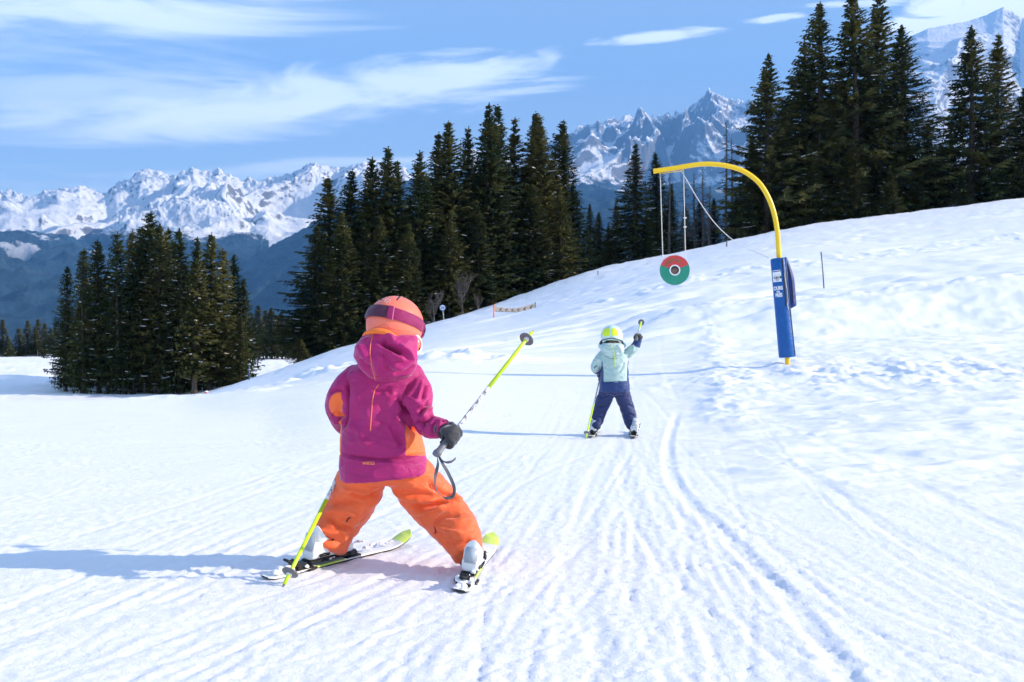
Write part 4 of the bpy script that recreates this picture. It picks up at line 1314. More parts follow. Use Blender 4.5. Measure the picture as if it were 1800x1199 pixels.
def make_pole(top, tip, label, grip_len=.125, strap=None, basket_r=.031, split=.36):
    top, tip = Vector(top), Vector(tip); d = (tip-top); L = d.length; d.normalize()
    root = empty('ski_pole')
    def at(s): return top+d*s
    m = MB(); m.tube([at(grip_len*.7), at(grip_len+.05), at(L*split)], [.0075, .0070, .0068], 12, 0)
    t = NT('pole_graphic'); nz = t.noise(60, 4, .7, dist=1.0)
    t.color(t.mix(t.ramp(nz, .44, .52), (.10, .105, .12), (.66, .67, .70))); t.set(Roughness=.35)
    m.build('upper_shaft', t.m, root)
    m = MB(); m.tube([at(L*split-.002), at(L*split+.03)], [.0078, .0074], 12); m.build('collar', M_WHITE, root)
    m = MB(); m.tube([at(L*split+.028), at(L-.05), at(L-.012)], [.0082, .0078, .0068], 14); m.build('lower_shaft', M_LIME, root)
    m = MB(); m.tube([at(L-.014), at(L)], [.0052, .0022], 8); m.build('spike', M_GREYR, root)
    # basket: a dished ring on a hub
    m = MB(); Mx = axis_matrix(at(L-.062), -d)
    m.lathe([(.0085, -.010), (.0115, -.010), (.0115, .004), (.0095, .012), (.0085, .012)], 18, Mx)
    m.build('basket_hub', M_WHITE, root)
    m = MB(); m.lathe([(.011, -.002), (basket_r*.6, .000), (basket_r, .005), (basket_r+.0015, .0025), (basket_r, -.001), (basket_r*.6, -.004), (.011, -.006)], 32, Mx); m.build('basket', M_GREYR, root)
    # grip: moulded handle with a flared head
    m = MB(); m.tube([at(-.004), at(.002), at(.012), at(.03), at(.055), at(.08), at(grip_len-.02), at(grip_len), at(grip_len+.006)],
                     [.006, .0165, .0185, .0135, .0145, .0130, .0140, .0165, .009], 16, flat=.82)
    m.build('grip', M_GREYR, root)
    if strap:
        m = MB()
        for pts in strap:
            pts = smooth_pts(pts, 6)
            # flat webbing: a ribbon 11 mm wide
            V = []; Fc = []
            for i, p in enumerate(pts):
                tt = (pts[min(i+1, len(pts)-1)]-pts[max(i-1, 0)]).normalized()
                tw = .5+i*.11
                a = Vector((math.cos(tw), math.sin(tw)*.8-.5, .25)); w = tt.cross(a.cross(tt)).cross(tt).normalized()
                nn = tt.cross(w).normalized()
                for (sx, sy) in ((-1, -1), (1, -1), (1, 1), (-1, 1)):
                    V.append(p+w*.0062*sx+nn*.0009*sy)
            for i in range(len(pts)-1):
                for k in range(4):
                    a, b = i*4+k, i*4+(k+1) % 4; Fc.append((a, b, b+4, a+4))
            Fc.append((3, 2, 1, 0)); Fc.append(tuple(len(V)-4+k for k in range(4)))
            m.add(V, Fc)
        m.build('strap', M_WEB, root, smooth=False)
    tag(root, label, 'ski pole', 'lime ski poles')
    rebase(root, tip)
    return root

def helmet(parent, c, yaw, pitch, roll, shell, s=1.0, style=1):
    """c: centre; yaw: turned to the right, pitch: nodding forward"""
    Mh = Matrix.Translation(c) @ Matrix.Rotation(R(-yaw), 4, 'Z') @ Matrix.Rotation(R(roll), 4, 'Y') @ Matrix.Rotation(R(-pitch), 4, 'X')
    A, B, Cz = .107*s, .124*s, .112*s
    root = empty('helmet'); root.parent = parent
    # shell: thick dome, cut by a rim that is higher over the face
    n, rows = 64, 26; V = []; Fc = []
    def rim(a):       # lowest z for direction a; sin a = forward
        f = math.sin(a)
        return (-.060 + .070*sstep(.25, .95, f) - .012*sstep(.5, 1.0, abs(math.cos(a))) + .004*sstep(.3, 1, -f))*s
    for side in (0, 1):
        k0 = 1-.16*side
        for i in range(rows+1):
            for k in range(n):
                a = 2*math.pi*k/n
                ph_end = math.acos(max(-.95, rim(a)/Cz))
                ph = ph_end*i/rows
                x, y, z = A*math.sin(ph)*math.cos(a), B*math.sin(ph)*math.sin(a), Cz*math.cos(ph)
                w = 1.0
                if z < 0: w = 1+.10*(z/Cz)**2
                V.append(Vector((x*k0*w, y*k0*w*(1 if y > 0 else .985), z*(1-.12*side))))
    o_ = (rows+1)*n
    for i in range(rows):
        for k in range(n):
            a, b = i*n+k, i*n+(k+1) % n
            Fc.append((a, a+n, b+n, b)); Fc.append((a+o_, b+o_, b+n+o_, a+n+o_))
    for k in range(n):
        a, b = rows*n+k, rows*n+(k+1) % n
        Fc.append((a, a+o_, b+o_, b))
    sh = mesh_obj('shell', [Mh @ v for v in V], Fc, shell, root)
    # padding inside the rim
    m = MB(); pts = []
    for k in range(49):
        a = 2*math.pi*k/48; z = rim(a)-.002*s; ph = math.acos(z/Cz)
        pts.append(Mh @ Vector((A*math.sin(ph)*math.cos(a)*.90, B*math.sin(ph)*math.sin(a)*.90, z)))
    m.tube(pts, .010*s, 8); m.build('padding', M_BLACK, root)
    def band(name, z0, slope, hgt, a0, a1, mat, off=.0025, th=.0022, nn=60, curve=0.0):
        V = []; Fc = []
        for i in range(nn+1):
            a = a0+(a1-a0)*i/nn
            for j, (dz, do) in enumerate(((-.5, off), (-.17, off+.0008), (.17, off+.0008), (.5, off), (.5, off+th), (.17, off+th+.001), (-.17, off+th+.001), (-.5, off+th))):
                y = math.sin(a); z = z0+slope*y+dz*hgt*(1+curve*math.cos(a)**2)
                ph = math.acos(max(-.98, min(.98, z/Cz))); w = 1+(.10*(z/Cz)**2 if z < 0 else 0)
                V.append(Mh @ Vector(((A*w+do)*math.sin(ph)*math.cos(a), (B*w+do)*math.sin(ph)*y, z)))
        for i in range(nn):
            for k in range(8):
                a, b = i*8+k, i*8+(k+1) % 8; Fc.append((a, b, b+8, a+8))
        Fc.append(tuple(range(8))); Fc.append(tuple(nn*8+k for k in reversed(range(8))))
        o = mesh_obj(name, V, Fc, mat, root); sharpen(o, 50); return o
    if style == 1:
        band('goggle_strap', .014*s, -.026*s, .047*s, R(-205), R(25), M_STRAP)
        band('strap_webbing', .014*s, -.026*s, .049*s, R(-128), R(-62), M_STRAP2, off=.0052, th=.003)
        band('strap_buckle', .014*s, -.026*s, .053*s, R(-63), R(-53), M_STRAP, off=.0085, th=.004)
        band('buckle_edge', .014*s, -.026*s, .053*s, R(-53), R(-51), plain('pink_edge', (.7, .16, .32), .5, bump=0), off=.0088, th=.003)
    # ear pads with a pale edge
    for sg in (-1, 1):
        Me = Mh @ Matrix.Translation((sg*.096*s, .020*s, -.078*s))
        m = MB(); ellipsoid(m, (0, 0, 0), (.018*s, .040*s, .044*s), None, 20); 
        m.v = [tuple(Me @ Vector(v)) for v in m.v]; m.build('ear_pad', M_WHITE if style == 1 else M_BLACK, root)
        m = MB(); ellipsoid(m, (sg*.010*s, 0, .004*s), (.013*s, .024*s, .028*s), None, 18)
        m.v = [tuple(Me @ Vector(v)) for v in m.v]; m.build('ear_cover', shell if style == 1 else M_BLACK, root)
        m = MB(); m.tube([Me @ Vector((sg*.020*s, .006*s, .016*s)), Me @ Vector((sg*.023*s, .002*s, -.016*s))], .0025*s, 8); m.build('ear_slot', M_STRAP if style == 1 else M_BLACK, root)
    # chin strap
    m = MB(); m.tube(smooth_pts([Mh @ Vector(v)*1 for v in [(-.094*s, .02*s, -.105*s), (-.05*s, .055*s, -.135*s), (0, .065*s, -.142*s), (.05*s, .055*s, -.135*s), (.094*s, .02*s, -.105*s)]], 5), .0045*s, 8, flat=.5); m.build('chin_strap', M_BLACK, root)
    # goggles
    gb = MB(); V = []
    def gp(a, z, off): 
        ph = math.acos(max(-.98, min(.98, .0/Cz)))
        return Mh @ Vector(((A+off)*math.cos(a)*.93, (B+off)*math.sin(a)*.93, z))
    Vv = []; Ff = []; nn = 24
    for i in range(nn+1):
        a = R(35)+R(110)*i/nn; hh = .036*s*(.55+.45*math.sin(math.pi*i/nn)**.5)
        for z, off in ((-.010*s-hh, -.012), (-.010*s-hh, .014), (-.010*s+hh, .014), (-.010*s+hh, -.012)):
            Vv.append(gp(a, z, off))
    for i in range(nn):
        for k in range(4):
            a, b = i*4+k, i*4+(k+1) % 4; Ff.append((a, b, b+4, a+4))
    Ff.append((3, 2, 1, 0)); Ff.append(tuple(nn*4+k for k in range(4)))
    mesh_obj('goggle_frame', Vv, Ff, M_STRAP if style == 1 else M_BLACK, root)
    Vv = []; Ff = []
    for i in range(nn+1):
        a = R(41)+R(98)*i/nn; hh = .029*s*(.5+.5*math.sin(math.pi*i/nn)**.5)
        for k in range(5): Vv.append(gp(a, -.010*s-hh+hh*2*k/4, .0165+.003*math.sin(math.pi*k/4)))
    for i in range(nn):
        for k in range(4): a = i*5+k; Ff.append((a, a+1, a+6, a+5))
    mesh_obj('goggle_lens', Vv, Ff, M_LENS, root)
    return root, sh, Mh, (A, B, Cz)

def body(parent, head, Mh, s, neck, chest, pelvis, arms, legs, hands):
    """the child's body under the clothes: one continuous surface with a face and hands"""
    m = MB()
    def hp(x, y, z): return Mh @ Vector((x*s, y*s, z*s))
    R3 = Mh.to_3x3()
    ellipsoid(m, hp(0, -.004, -.005), (.074*s, .086*s, .090*s), R3, 28)
    ellipsoid(m, hp(0, .018, -.055), (.056*s, .062*s, .052*s), R3, 24)        # jaw
    ellipsoid(m, hp(0, .052, -.092), (.020*s, .018*s, .016*s), R3, 14)        # chin
    for sg in (-1, 1):
        ellipsoid(m, hp(sg*.034, .052, -.052), (.024*s, .022*s, .022*s), R3, 14)  # cheek
        ellipsoid(m, hp(sg*.077, -.002, -.030), (.010*s, .018*s, .026*s), R3, 12)  # ear
        ellipsoid(m, hp(sg*.026, .072, .002), (.022*s, .010*s, .007*s), R3, 12)    # brow
    caps_tube(m, [hp(0, .074, -.008), hp(0, .085, -.028), hp(0, .090, -.038)], [.006*s, .0075*s, .0095*s], 10)
    caps_tube(m, [hp(-.018, .070, -.066), hp(0, .079, -.064), hp(.018, .070, -.066)], [.004*s, .0062*s, .004*s], 8)
    caps_tube(m, [hp(-.015, .069, -.075), hp(0, .077, -.075), hp(.015, .069, -.075)], [.004*s, .0066*s, .004*s], 8)
    caps_tube(m, [hp(0, -.012, -.07), neck, chest], [.040*s, .042*s, .060*s], 18)
    caps_tube(m, [neck+Vector((0, 0, -.03)), chest, (chest+pelvis)/2, pelvis], [.055*s, .085*s, .076*s, .068*s], 24, flat=.8, up=(0, 1, 0))
    for pts, rad in arms: caps_tube(m, pts, [r*.55 for r in rad], 14)
    for pts, rad in legs: caps_tube(m, pts, rad, 16)
    for h in hands: hand(m, *h, thick=.72)
    V, Fc = remesh(m, .0042*max(s, .8), 3)
    b = mesh_obj('body', V, Fc, M_SKIN, parent)
    for sg in (-1, 1):
        e = MB(); ellipsoid(e, hp(sg*.027, .067, -.014), (.0105*s,)*3, None, 16); e.build('eye', M_WHITE, b)
        e = MB(); ellipsoid(e, hp(sg*.027, .0745, -.014), (.0048*s,)*3, None, 12); e.build('iris', M_BLACK, b)
    hm_ = MB(); ellipsoid(hm_, hp(0, -.020, -.020), (.080*s, .083*s, .092*s), R3, 28)
    caps_tube(hm_, [hp(0, -.06, -.06), hp(0, -.07, -.11)], [.05*s, .03*s], 14)
    V, Fc = remesh(hm_, .006*s, 2); mesh_obj('hair', V, Fc, M_HAIR, parent)
    return b

# ------------------------------------------------ child in magenta and orange
C1 = empty('person')
def a(x, y, D): return P(x, y, D)
sk_l, ML = make_ski((-.930, 3.640, .002), (-.475, 4.260, .006), 6, 'white ski with round lime tip under the left boot of the child in magenta')
sk_r, MR = make_ski((-.188, 3.455, .000), (-.092, 4.255, .002), 9, 'snow covered white ski with lime tip under the right boot of the child in magenta', bs=-.055)
legs1 = [([a(645, 822, 3.88), a(622, 872, 3.95), a(583, 935, 3.97), a(577, 968, 3.95)], [.084, .096, .080, .064]),
         ([a(708, 822, 3.88), a(757, 882, 3.92), a(803, 930, 3.86), a(824, 968, 3.80)], [.084, .098, .088, .060])]
m = MB()
rings(m, [(a(676, 790, 3.88), .125, .095, 0), (a(676, 815, 3.88), .150, .105, 0), (a(675, 838, 3.88), .150, .105, 0), (a(674, 848, 3.88), .105, .085, 0)])
# left leg then right leg as tapering tubes, wide at the knee
caps_tube(m, [a(640, 825, 3.88), a(628, 862, 3.92), a(604, 905, 3.94), a(585, 936, 3.91), a(577, 966, 3.88)], [.090, .102, .090, .082, .070], 26, sub=6, ek=.15)
caps_tube(m, [a(712, 825, 3.88), a(742, 862, 3.91), a(776, 900, 3.90), a(806, 935, 3.82), a(822, 974, 3.75)], [.090, .098, .096, .083, .060], 26, sub=6, ek=.15)
tf = [([(612, 866), (640, 874), (668, 866)], 5, -.010), ([(600, 858), (632, 866), (655, 862)], 4, .006),
      ([(580, 886), (612, 884), (640, 892)], 4.5, -.009), ([(572, 900), (600, 896), (632, 905)], 4, .007),
      ([(575, 905), (592, 922), (612, 930)], 4, -.008), ([(556, 930), (580, 938), (606, 932)], 4, .006),
      ([(553, 950), (570, 945), (600, 950)], 4, -.006), ([(598, 928), (606, 940), (603, 955)], 3, .008),
      ([(690, 858), (725, 868), (765, 868)], 5, -.009), ([(700, 872), (735, 880), (770, 878)], 4, .007),
      ([(720, 890), (750, 890), (790, 880)], 4.5, -.011), ([(735, 902), (760, 898), (785, 890)], 4, .009),
      ([(760, 920), (780, 908), (812, 905)], 4.5, -.008), ([(765, 925), (790, 935), (815, 938)], 4, .007),
      ([(785, 950), (805, 955), (830, 948)], 4, -.007), ([(770, 932), (780, 950), (800, 972)], 4, -.006),
      ([(790, 868), (800, 878), (812, 884)], 3, .009), ([(640, 890), (625, 915), (610, 925)], 4, .006), ([(755, 848), (765, 860), (790, 870)], 4, -.008)]
trs = cloth('trousers', m, .0065, M_TROUSER, C1, tf, wr=.0045, wf=11, seed=12, stretch=(1, 1, 2.2), fk=1.0)

m = MB()
J = 3.86
rs = []
for y, xl, xr, hd, tl in [(628, 660, 712, .055, 0), (634, 645, 722, .075, 0), (644, 622, 738, .092, 0), (656, 609, 745, .103, 0), (675, 604, 742, .112, 0), (700, 602, 732, .118, 0),
                      (730, 602, 730, .122, 0), (760, 601, 738, .126, .002), (790, 599, 746, .130, .004), (812, 598, 750, .134, .007), (832, 598.5, 751, .136, .012), (838, 600, 749, .134, .014)]:
    k = J/F
    rs.append((a((xl+xr)/2, y, J), (xr-xl)/2*k, hd, tl))
rings(m, rs, 44, 2.3)
caps_tube(m, [a(626, 664, 3.86), a(606, 684, 3.84), a(594, 712, 3.88), a(602, 740, 3.97), a(616, 756, 4.03)], [.052, .052, .050, .042, .036], 20)
caps_tube(m, [a(722, 668, 3.85), a(733, 690, 3.83), a(735, 722, 3.79), a(748, 746, 3.75), a(778, 754, 3.71)], [.056, .059, .056, .047, .037], 22)
caps_tube(m, [a(690, 652, 3.87), a(692, 628, 3.86)], [.085, .070], 20)
jf = [([(740, 664), (722, 690), (706, 722)], 6, .008), ([(728, 672), (712, 700), (700, 740)], 6, -.007), ([(716, 690), (700, 720), (693, 748)], 6, .007),
      ([(693, 735), (705, 752), (714, 778)], 5, .009), ([(684, 742), (696, 762), (706, 786)], 5, -.006), ([(700, 700), (712, 722), (724, 748), (742, 764)], 3.2, -.016),
      ([(755, 705), (745, 716), (738, 726)], 3.5, -.010), ([(758, 718), (748, 726), (744, 740)], 3, .008), ([(762, 732), (748, 740), (742, 756)], 3, -.009),
      ([(722, 700), (735, 712), (752, 714)], 4, .007), ([(728, 738), (740, 742), (756, 738)], 3.5, -.008), ([(766, 738), (762, 750), (764, 766)], 3, -.006), ([(776, 740), (772, 754), (770, 768)], 2.4, .006),
      ([(750, 672), (744, 690), (742, 704)], 4, -.006), ([(742, 668), (738, 690), (733, 706)], 3.5, .007),
      ([(612, 668), (610, 700), (609, 735), (604, 752)], 2.6, -.016), ([(580, 690), (592, 686), (606, 690)], 3, -.007), ([(582, 732), (594, 728), (606, 734)], 3, -.007), ([(586, 742), (596, 740), (606, 746)], 2.4, .005),
      ([(625, 690), (640, 720), (650, 745)], 9, .004), ([(612, 745), (630, 760), (650, 790)], 7, .004), ([(640, 690), (632, 730), (622, 770)], 9, -.004),
      ([(668, 700), (676, 740), (684, 780)], 9, -.003), ([(604, 775), (640, 778), (680, 786)], 6, .003),
      ([(655, 683), (672, 688), (688, 680)], 4, -.006), ([(674, 690), (684, 698), (695, 688)], 5, .006),
      ([(598, 797), (640, 806), (690, 808), (745, 797)], 2.4, -.006), ([(598, 802), (640, 811), (690, 813), (745, 803)], 2.4, .003)]
armL = [a(606, 684, 3.84), a(594, 712, 3.88), a(602, 740, 3.97)]
armR = [a(722, 668, 3.85), a(733, 690, 3.83), a(735, 722, 3.79), a(748, 746, 3.75), a(778, 754, 3.71)]
def panel1(V):
    px = to_px(V); z = V[:, 2]
    cx = -.516; yt, yb = 712, 801
    u = np.clip((px[:, 1]-yt)/(yb-yt), -1, 2)
    hw = np.interp(px[:, 1], [700, 730, 760, 790, 812], [65, 64, 68.5, 73.5, 76])*J/F
    cxx = np.interp(px[:, 1], [700, 730, 760, 790, 812], [667, 666, 669.5, 672.5, 674])
    xo = np.abs(V[:, 0]-(cxx-900)/F*J)/hw
    kk = np.where(V[:, 0] > (cxx-900)/F*J, .86-.26*u, .97-.05*u)
    sd = np.minimum((xo-kk)*.06, np.minimum((px[:, 1]-yt)*.0022, (yb+3*(V[:, 0] < -.5)-px[:, 1])*.0022))
    # keep the side panel off the sleeves
    def dist(pts):
        d = np.full(len(V), 9.)
        for A_, B_ in zip(pts[:-1], pts[1:]):
            A2, B2 = np.array(A_), np.array(B_); ab = B2-A2
            t = np.clip(((V-A2)@ab)/(ab@ab), 0, 1); d = np.minimum(d, np.linalg.norm(V-A2-t[:, None]*ab, axis=1))
        return d
    sd = np.minimum(sd, (dist(armR[2:])-.066)); sd = np.minimum(sd, dist(armL)-.072)
    # elbow patch on the left sleeve
    e = .014*(1-((px[:, 0]-597)/19)**2-((px[:, 1]-711)/21.5)**2)
    e = np.where((dist(armL) < .062) & (V[:, 0] < a(607, 700, J).x), e, -1)
    return np.maximum(sd, e)
jk = cloth('jacket', m, .0058, M_JACKET, C1, jf, wr=.0034, wf=9, seed=5, stretch=(1.2, 1, .8), smooth=5, attrs={'panel': panel1})
# hood: a soft bag lying on the back, open at the top
m = MB()
hb = [(a(690, 590, 3.79), .088, .062, 0), (a(684, 594, 3.775), .110, .075, .004), (a(680, 606, 3.76), .119, .082, .004), (a(678, 626, 3.75), .121, .084, .004), (a(681, 645, 3.755), .112, .078, .004), (a(686, 660, 3.775), .085, .064, .004), (a(690, 670, 3.79), .045, .040, .002)]
rings(m, hb, 36, 2.2)
caps_tube(m, [a(722, 618, 3.82), a(728, 608, 3.90), a(715, 610, 3.97), a(690, 612, 3.99), a(662, 606, 3.95), a(648, 600, 3.86)], [.032, .026, .024, .024, .028, .032], 14)
hf = [([(668, 598), (686, 612), (708, 624)], 4.5, -.020), ([(672, 612), (690, 622), (712, 632)], 4, .011), ([(655, 592), (676, 592), (696, 600)], 5, .009),
      ([(690, 655), (708, 652), (730, 640)], 4, -.008), ([(684, 640), (706, 644), (728, 630)], 5, .008), ([(676, 610), (680, 636), (684, 660)], 6, -.006),
      ([(630, 605), (640, 622), (650, 640)], 7, .006), ([(632, 632), (644, 640), (652, 652)], 5, -.007), ([(700, 606), (716, 618), (724, 634)], 4, .009), ([(655, 625), (661, 640), (664, 660)], 4, .006)]
hd_ = cloth('hood', m, .0055, M_HOOD, jk, hf, wr=.0040, wf=13, seed=31, stretch=(1, 1, 1), smooth=5)
m = MB(); m.tube(smooth_pts([a(638, 590, 3.725), a(645, 585, 3.705), a(660, 582, 3.697), a(678, 584, 3.697), a(693, 592, 3.71), a(706, 600, 3.74), a(718, 608, 3.80)], 5), [.003+.009*math.sin(math.pi*i/30) for i in range(31)], 12)
m.build('hood_lining', M_LINING, jk)
bv = bvh_of(jk, hd_)
seam('piping', bv, [(656, 588), (652, 604), (650.5, 620), (652, 630), (654, 645), (660, 668)], .0019, M_PIPE, jk)
seam('piping', bv, [(666, 676), (659, 686), (655.5, 700), (653, 725), (651, 758)], .0019, M_PIPE, jk)
bj = bvh_of(jk)
seam('waist_seam', bj, [(599, 795), (620, 801), (650, 806), (690, 808), (718, 804), (745, 796)], .0011, M_SEAM, jk, lift=-.0002)
seam('sleeve_seam', bj, [(722, 652), (714, 668), (708, 690), (706, 712)], .0008, M_SEAM, jk, lift=-.0001)
seam('sleeve_seam', bj, [(620, 650), (613, 668), (611, 690)], .0008, M_SEAM, jk, lift=-.0001)
seam('cuff_tab', bj, [(779, 741), (784, 739), (787, 742)], .004, M_SEAM, jk, 4)
seam('hem_stitch', bj, [(600, 828), (640, 838), (680, 842), (720, 836), (745, 822)], .0006, M_SEAM, jk, lift=-.0001)
def project_text(s, size, px, py, bvh, mat, parent, D, bold=.0, rot=0.0, name='lettering', lift=.0012):
    v, f = text_verts(s, size, bold)
    k = F/D; V = []
    for q in v:
        x, y = q.x*math.cos(rot)-q.y*math.sin(rot), q.x*math.sin(rot)+q.y*math.cos(rot)
        h, nn = cast(bvh, px+x*k, py-y*k)
        V.append(h+nn*lift if h is not None else P(px+x*k, py-y*k, D))
    return mesh_obj(name, V, f, mat, parent, False)
project_text('WEDZE', .0135, 648, 816.5, bj, M_PIPE, jk, 3.74, .0008)
bt = bvh_of(trs)
for (x0, y0, x1, y1) in ((756, 850, 762, 864), (766, 910, 780, 900), (758, 856, 763, 866)):
    for i in range(5):
        t_ = i/4; seam('printed_mark', bt, [(x0+(x1-x0)*t_, y0+(y1-y0)*t_), (x0+(x1-x0)*t_+.8, y0+(y1-y0)*t_-1.2)], .0009, M_WHITE, trs, 2)
# pocket and cuff details on the trousers
seam('knee_tab', bt, [(609, 917), (612, 912), (616, 909)], .003, M_BLACK, trs, 4)
seam('thigh_vent', bt, [(604, 935), (608, 938), (607, 950)], .004, M_LINING, trs, 4)
seam('knee_tab', bt, [(765, 938), (766, 931), (764, 927)], .003, M_SEAM, trs, 4)

hel, shl, MH1, ABC = helmet(C1, a(694, 570, 3.83), 32, 6, 3, M_HELM, 1.0)
bh = bvh_of(shl)
for (x0, y0, x1, y1) in ((669.5, 527.5, 674, 522.5), (697.5, 528, 702.5, 521.5), (706, 518.5, 712, 519.5), (650, 536, 654, 530)):
    seam('vent', bh, [(x0, y0), (x1, y1)], .0034, M_BLACK, hel, 4, lift=-.0008)
for pts in ([(676, 530), (679, 526.5), (683, 527), (686, 529.5)], [(679, 533), (682, 530), (685, 532.5)], [(678, 527), (682, 525.5), (686.5, 527.5)]):
    seam('emblem', bh, pts, .0007, M_WHITE, hel, 4)
seam('shell_groove', bh, [(652, 578), (668, 573), (676, 570), (684, 576), (700, 581), (722, 583)], .0007, plain('coral_groove', (.55, .09, .04), .5, bump=0), hel, 4, lift=0)

# poles of the child in magenta
gR, tR = a(766, 800, 3.585), a(937.5, 581, 4.13)
dR = (tR-gR).normalized()
hR = gR+dR*.105
stR = [[gR+dR*.004, a(770, 815, 3.60), a(765, 840, 3.60), a(768, 862, 3.61), a(783, 875, 3.62), a(796, 872, 3.63), a(798, 856, 3.62), a(788, 832, 3.61), a(778, 815, 3.60), gR+dR*.012],
       [gR+dR*.010, a(780, 811, 3.60), a(792, 812, 3.61), a(801, 806, 3.63)]]
make_pole(gR, tR, 'lime ski pole pointing up from the black glove of the child in magenta, strap dangling', strap=stR, split=.47, grip_len=.16)
gL, tL = a(634, 757, 4.06), a(497, 1032.5, 3.54)
make_pole(gL, tL, 'lime ski pole planted in the snow at the left of the child in magenta', strap=[[gL, gL+Vector((.02, .03, -.05)), gL+Vector((.03, .02, -.11)), gL+Vector((.01, .03, -.06)), gL]], split=.44)
dL = (tL-gL).normalized(); hL = gL+dL*.05
# gloves
for (Hc, dd, pdir, wr_, nm) in ((hR, dR, Vector((.35, -1, .25)), a(785, 755, 3.70), 'glove'), (hL, dL, Vector((-.2, 1, .1)), a(614, 756, 4.02), 'glove')):
    m = MB(); hand(m, Hc, dd, pdir, wr_, .92, 1.12)
    V, Fc = remesh(m, .0036, 4); N = normals(V, Fc)
    V = V+N*(.0016*n3(V, 45, 4))[:, None]
    g = mesh_obj(nm, V, Fc, M_GLOVE, C1)
    m = MB(); e0 = Vector(armR[-1]) if nm == 'glove' and Hc is hR else a(610, 750, 4.0)
    ax = (Hc-e0).normalized()
    m.tube([e0-ax*.005, e0+ax*.012, e0+ax*.028, Vector(wr_)+ax*.020], [.037, .038, .037, .034], 20, flat=.85); m.build('cuff', M_GLOVE, g)
bg_ = bvh_of(bpy.data.objects['glove'])
seam('logo_bar', bg_, [(821, 748), (821.5, 757)], .0010, M_WHITE, bpy.data.objects['glove'], 4)
make_boot(ML, C1, 1.10, 18); make_boot(MR, C1, .98, 14, off=-.140)
body(C1, None, MH1, 1.0, a(692, 632, 3.86), a(680, 680, 3.87), a(676, 822, 3.88),
     [([a(640, 668, 3.87), a(598, 705, 3.86), a(603, 742, 3.98), a(616, 757, 4.03)], [.052, .050, .044, .038]),
      ([a(715, 670, 3.87), a(734, 715, 3.80), a(750, 748, 3.75), a(784, 756, 3.71)], [.052, .050, .044, .038])],
     [([a(645, 825, 3.88), a(606, 900, 3.97), a(577, 965, 3.96), ML @ Vector((0, -.13, .09)), ML @ Vector((0, -.03, .06))], [.070, .050, .036, .030, .026]),
      ([a(708, 825, 3.88), a(776, 898, 3.91), a(822, 962, 3.82), MR @ Vector((0, -.13, .09)), MR @ Vector((0, -.03, .06))], [.070, .050, .036, .030, .026])],
     [(hL, dL, Vector((-.2, 1, .1)), a(614, 756, 4.02), .86), (hR, dR, Vector((.35, -1, .25)), a(785, 755, 3.70), .86)])
tag(C1, 'nearer child in magenta jacket, orange trousers and coral helmet, in a wide snowplough', 'child')
rebase(C1, (-.5, 3.85, 0))
for M_, sk, sp in ((ML, sk_l, [(0, -.31, .020, .020), (.0, -.345, .016, .022), (0, -.265, .022, .018), (.02, -.22, .022, .012), (.025, -.09, .03, .012), (-.02, -.06, .03, .012), (0, .08, .06, .012), (.0, .17, .03, .014), (0, .215, .024, .010), (.01, .255, .024, .009), (-.01, .295, .022, .008), (.01, .12, .03, .013)]),
                   (MR, sk_r, [(0, -.33, .018, .022), (.01, -.30, .022, .022), (-.01, -.27, .025, .022), (0, -.23, .040, .018), (.02, -.20, .045, .014), (-.02, -.17, .06, .014), (.01, -.14, .07, .013), (0, -.36, .014, .018), (0, .2, .02, .014)])):
    for i_, q_ in enumerate(sp):
        V, Fc = snow_clumps(Matrix.Identity(4), [q_], 5+i_, sk)
        mesh_obj('snow_clump', V, Fc, M_CLUMP, sk)

# ------------------------------------------------ child in mint and navy
C2 = empty('person')
D2 = 9.4
def b2(x, y, d=0.0): return P(x, y, D2+d)
sl2, ML2 = make_ski((.745, 9.20, H(.745, 9.2)+.012), (.885, 9.97, H(.885, 9.97)+.012), 4, 'short white ski under the left boot of the child in mint', False)
sr2, MR2 = make_ski((1.15, 9.14, H(1.15, 9.14)+.012), (1.235, 9.93, H(1.235, 9.93)+.012), 8, 'short white ski under the right boot of the child in mint', False)
m = MB()
rings(m, [(b2(1080, 668), .110, .09, 0), (b2(1080, 680), .135, .100, 0), (b2(1080, 689), .130, .100, 0), (b2(1080, 694), .09, .08, 0)])
caps_tube(m, [b2(1069, 684), b2(1062, 702, .05), b2(1054, 722, .07), b2(1049, 738, .06), b2(1047.5, 747, .03)], [.076, .076, .068, .064, .050], 22)
caps_tube(m, [b2(1091, 684), b2(1097, 702, .05), b2(1104, 722, .06), b2(1108, 738, .04), b2(1109.5, 746, .02)], [.076, .074, .066, .064, .052], 22)
tf2 = [([(1052, 694), (1062, 698), (1074, 694)], 1.8, -.010), ([(1046, 712), (1056, 716), (1066, 712)], 1.8, -.010), ([(1044, 724), (1052, 722), (1060, 727)], 1.6, .008), ([(1042, 738), (1050, 733), (1060, 737)], 1.6, -.008),
       ([(1086, 694), (1094, 698), (1106, 696)], 1.8, -.010), ([(1092, 706), (1102, 706), (1110, 702)], 1.6, .008), ([(1095, 714), (1104, 712), (1113, 716)], 1.8, -.010), ([(1098, 732), (1106, 728), (1116, 732)], 1.6, -.008), ([(1100, 740), (1108, 737), (1116, 741)], 1.6, .007), ([(1058, 704), (1066, 706), (1072, 702)], 1.6, .008)]
cloth('trousers', m, .0085, M_NAVY, C2, tf2, wr=.005, wf=10, seed=52, stretch=(1, 1, 2), smooth=3, fk=.6)
m = MB(); rs = []
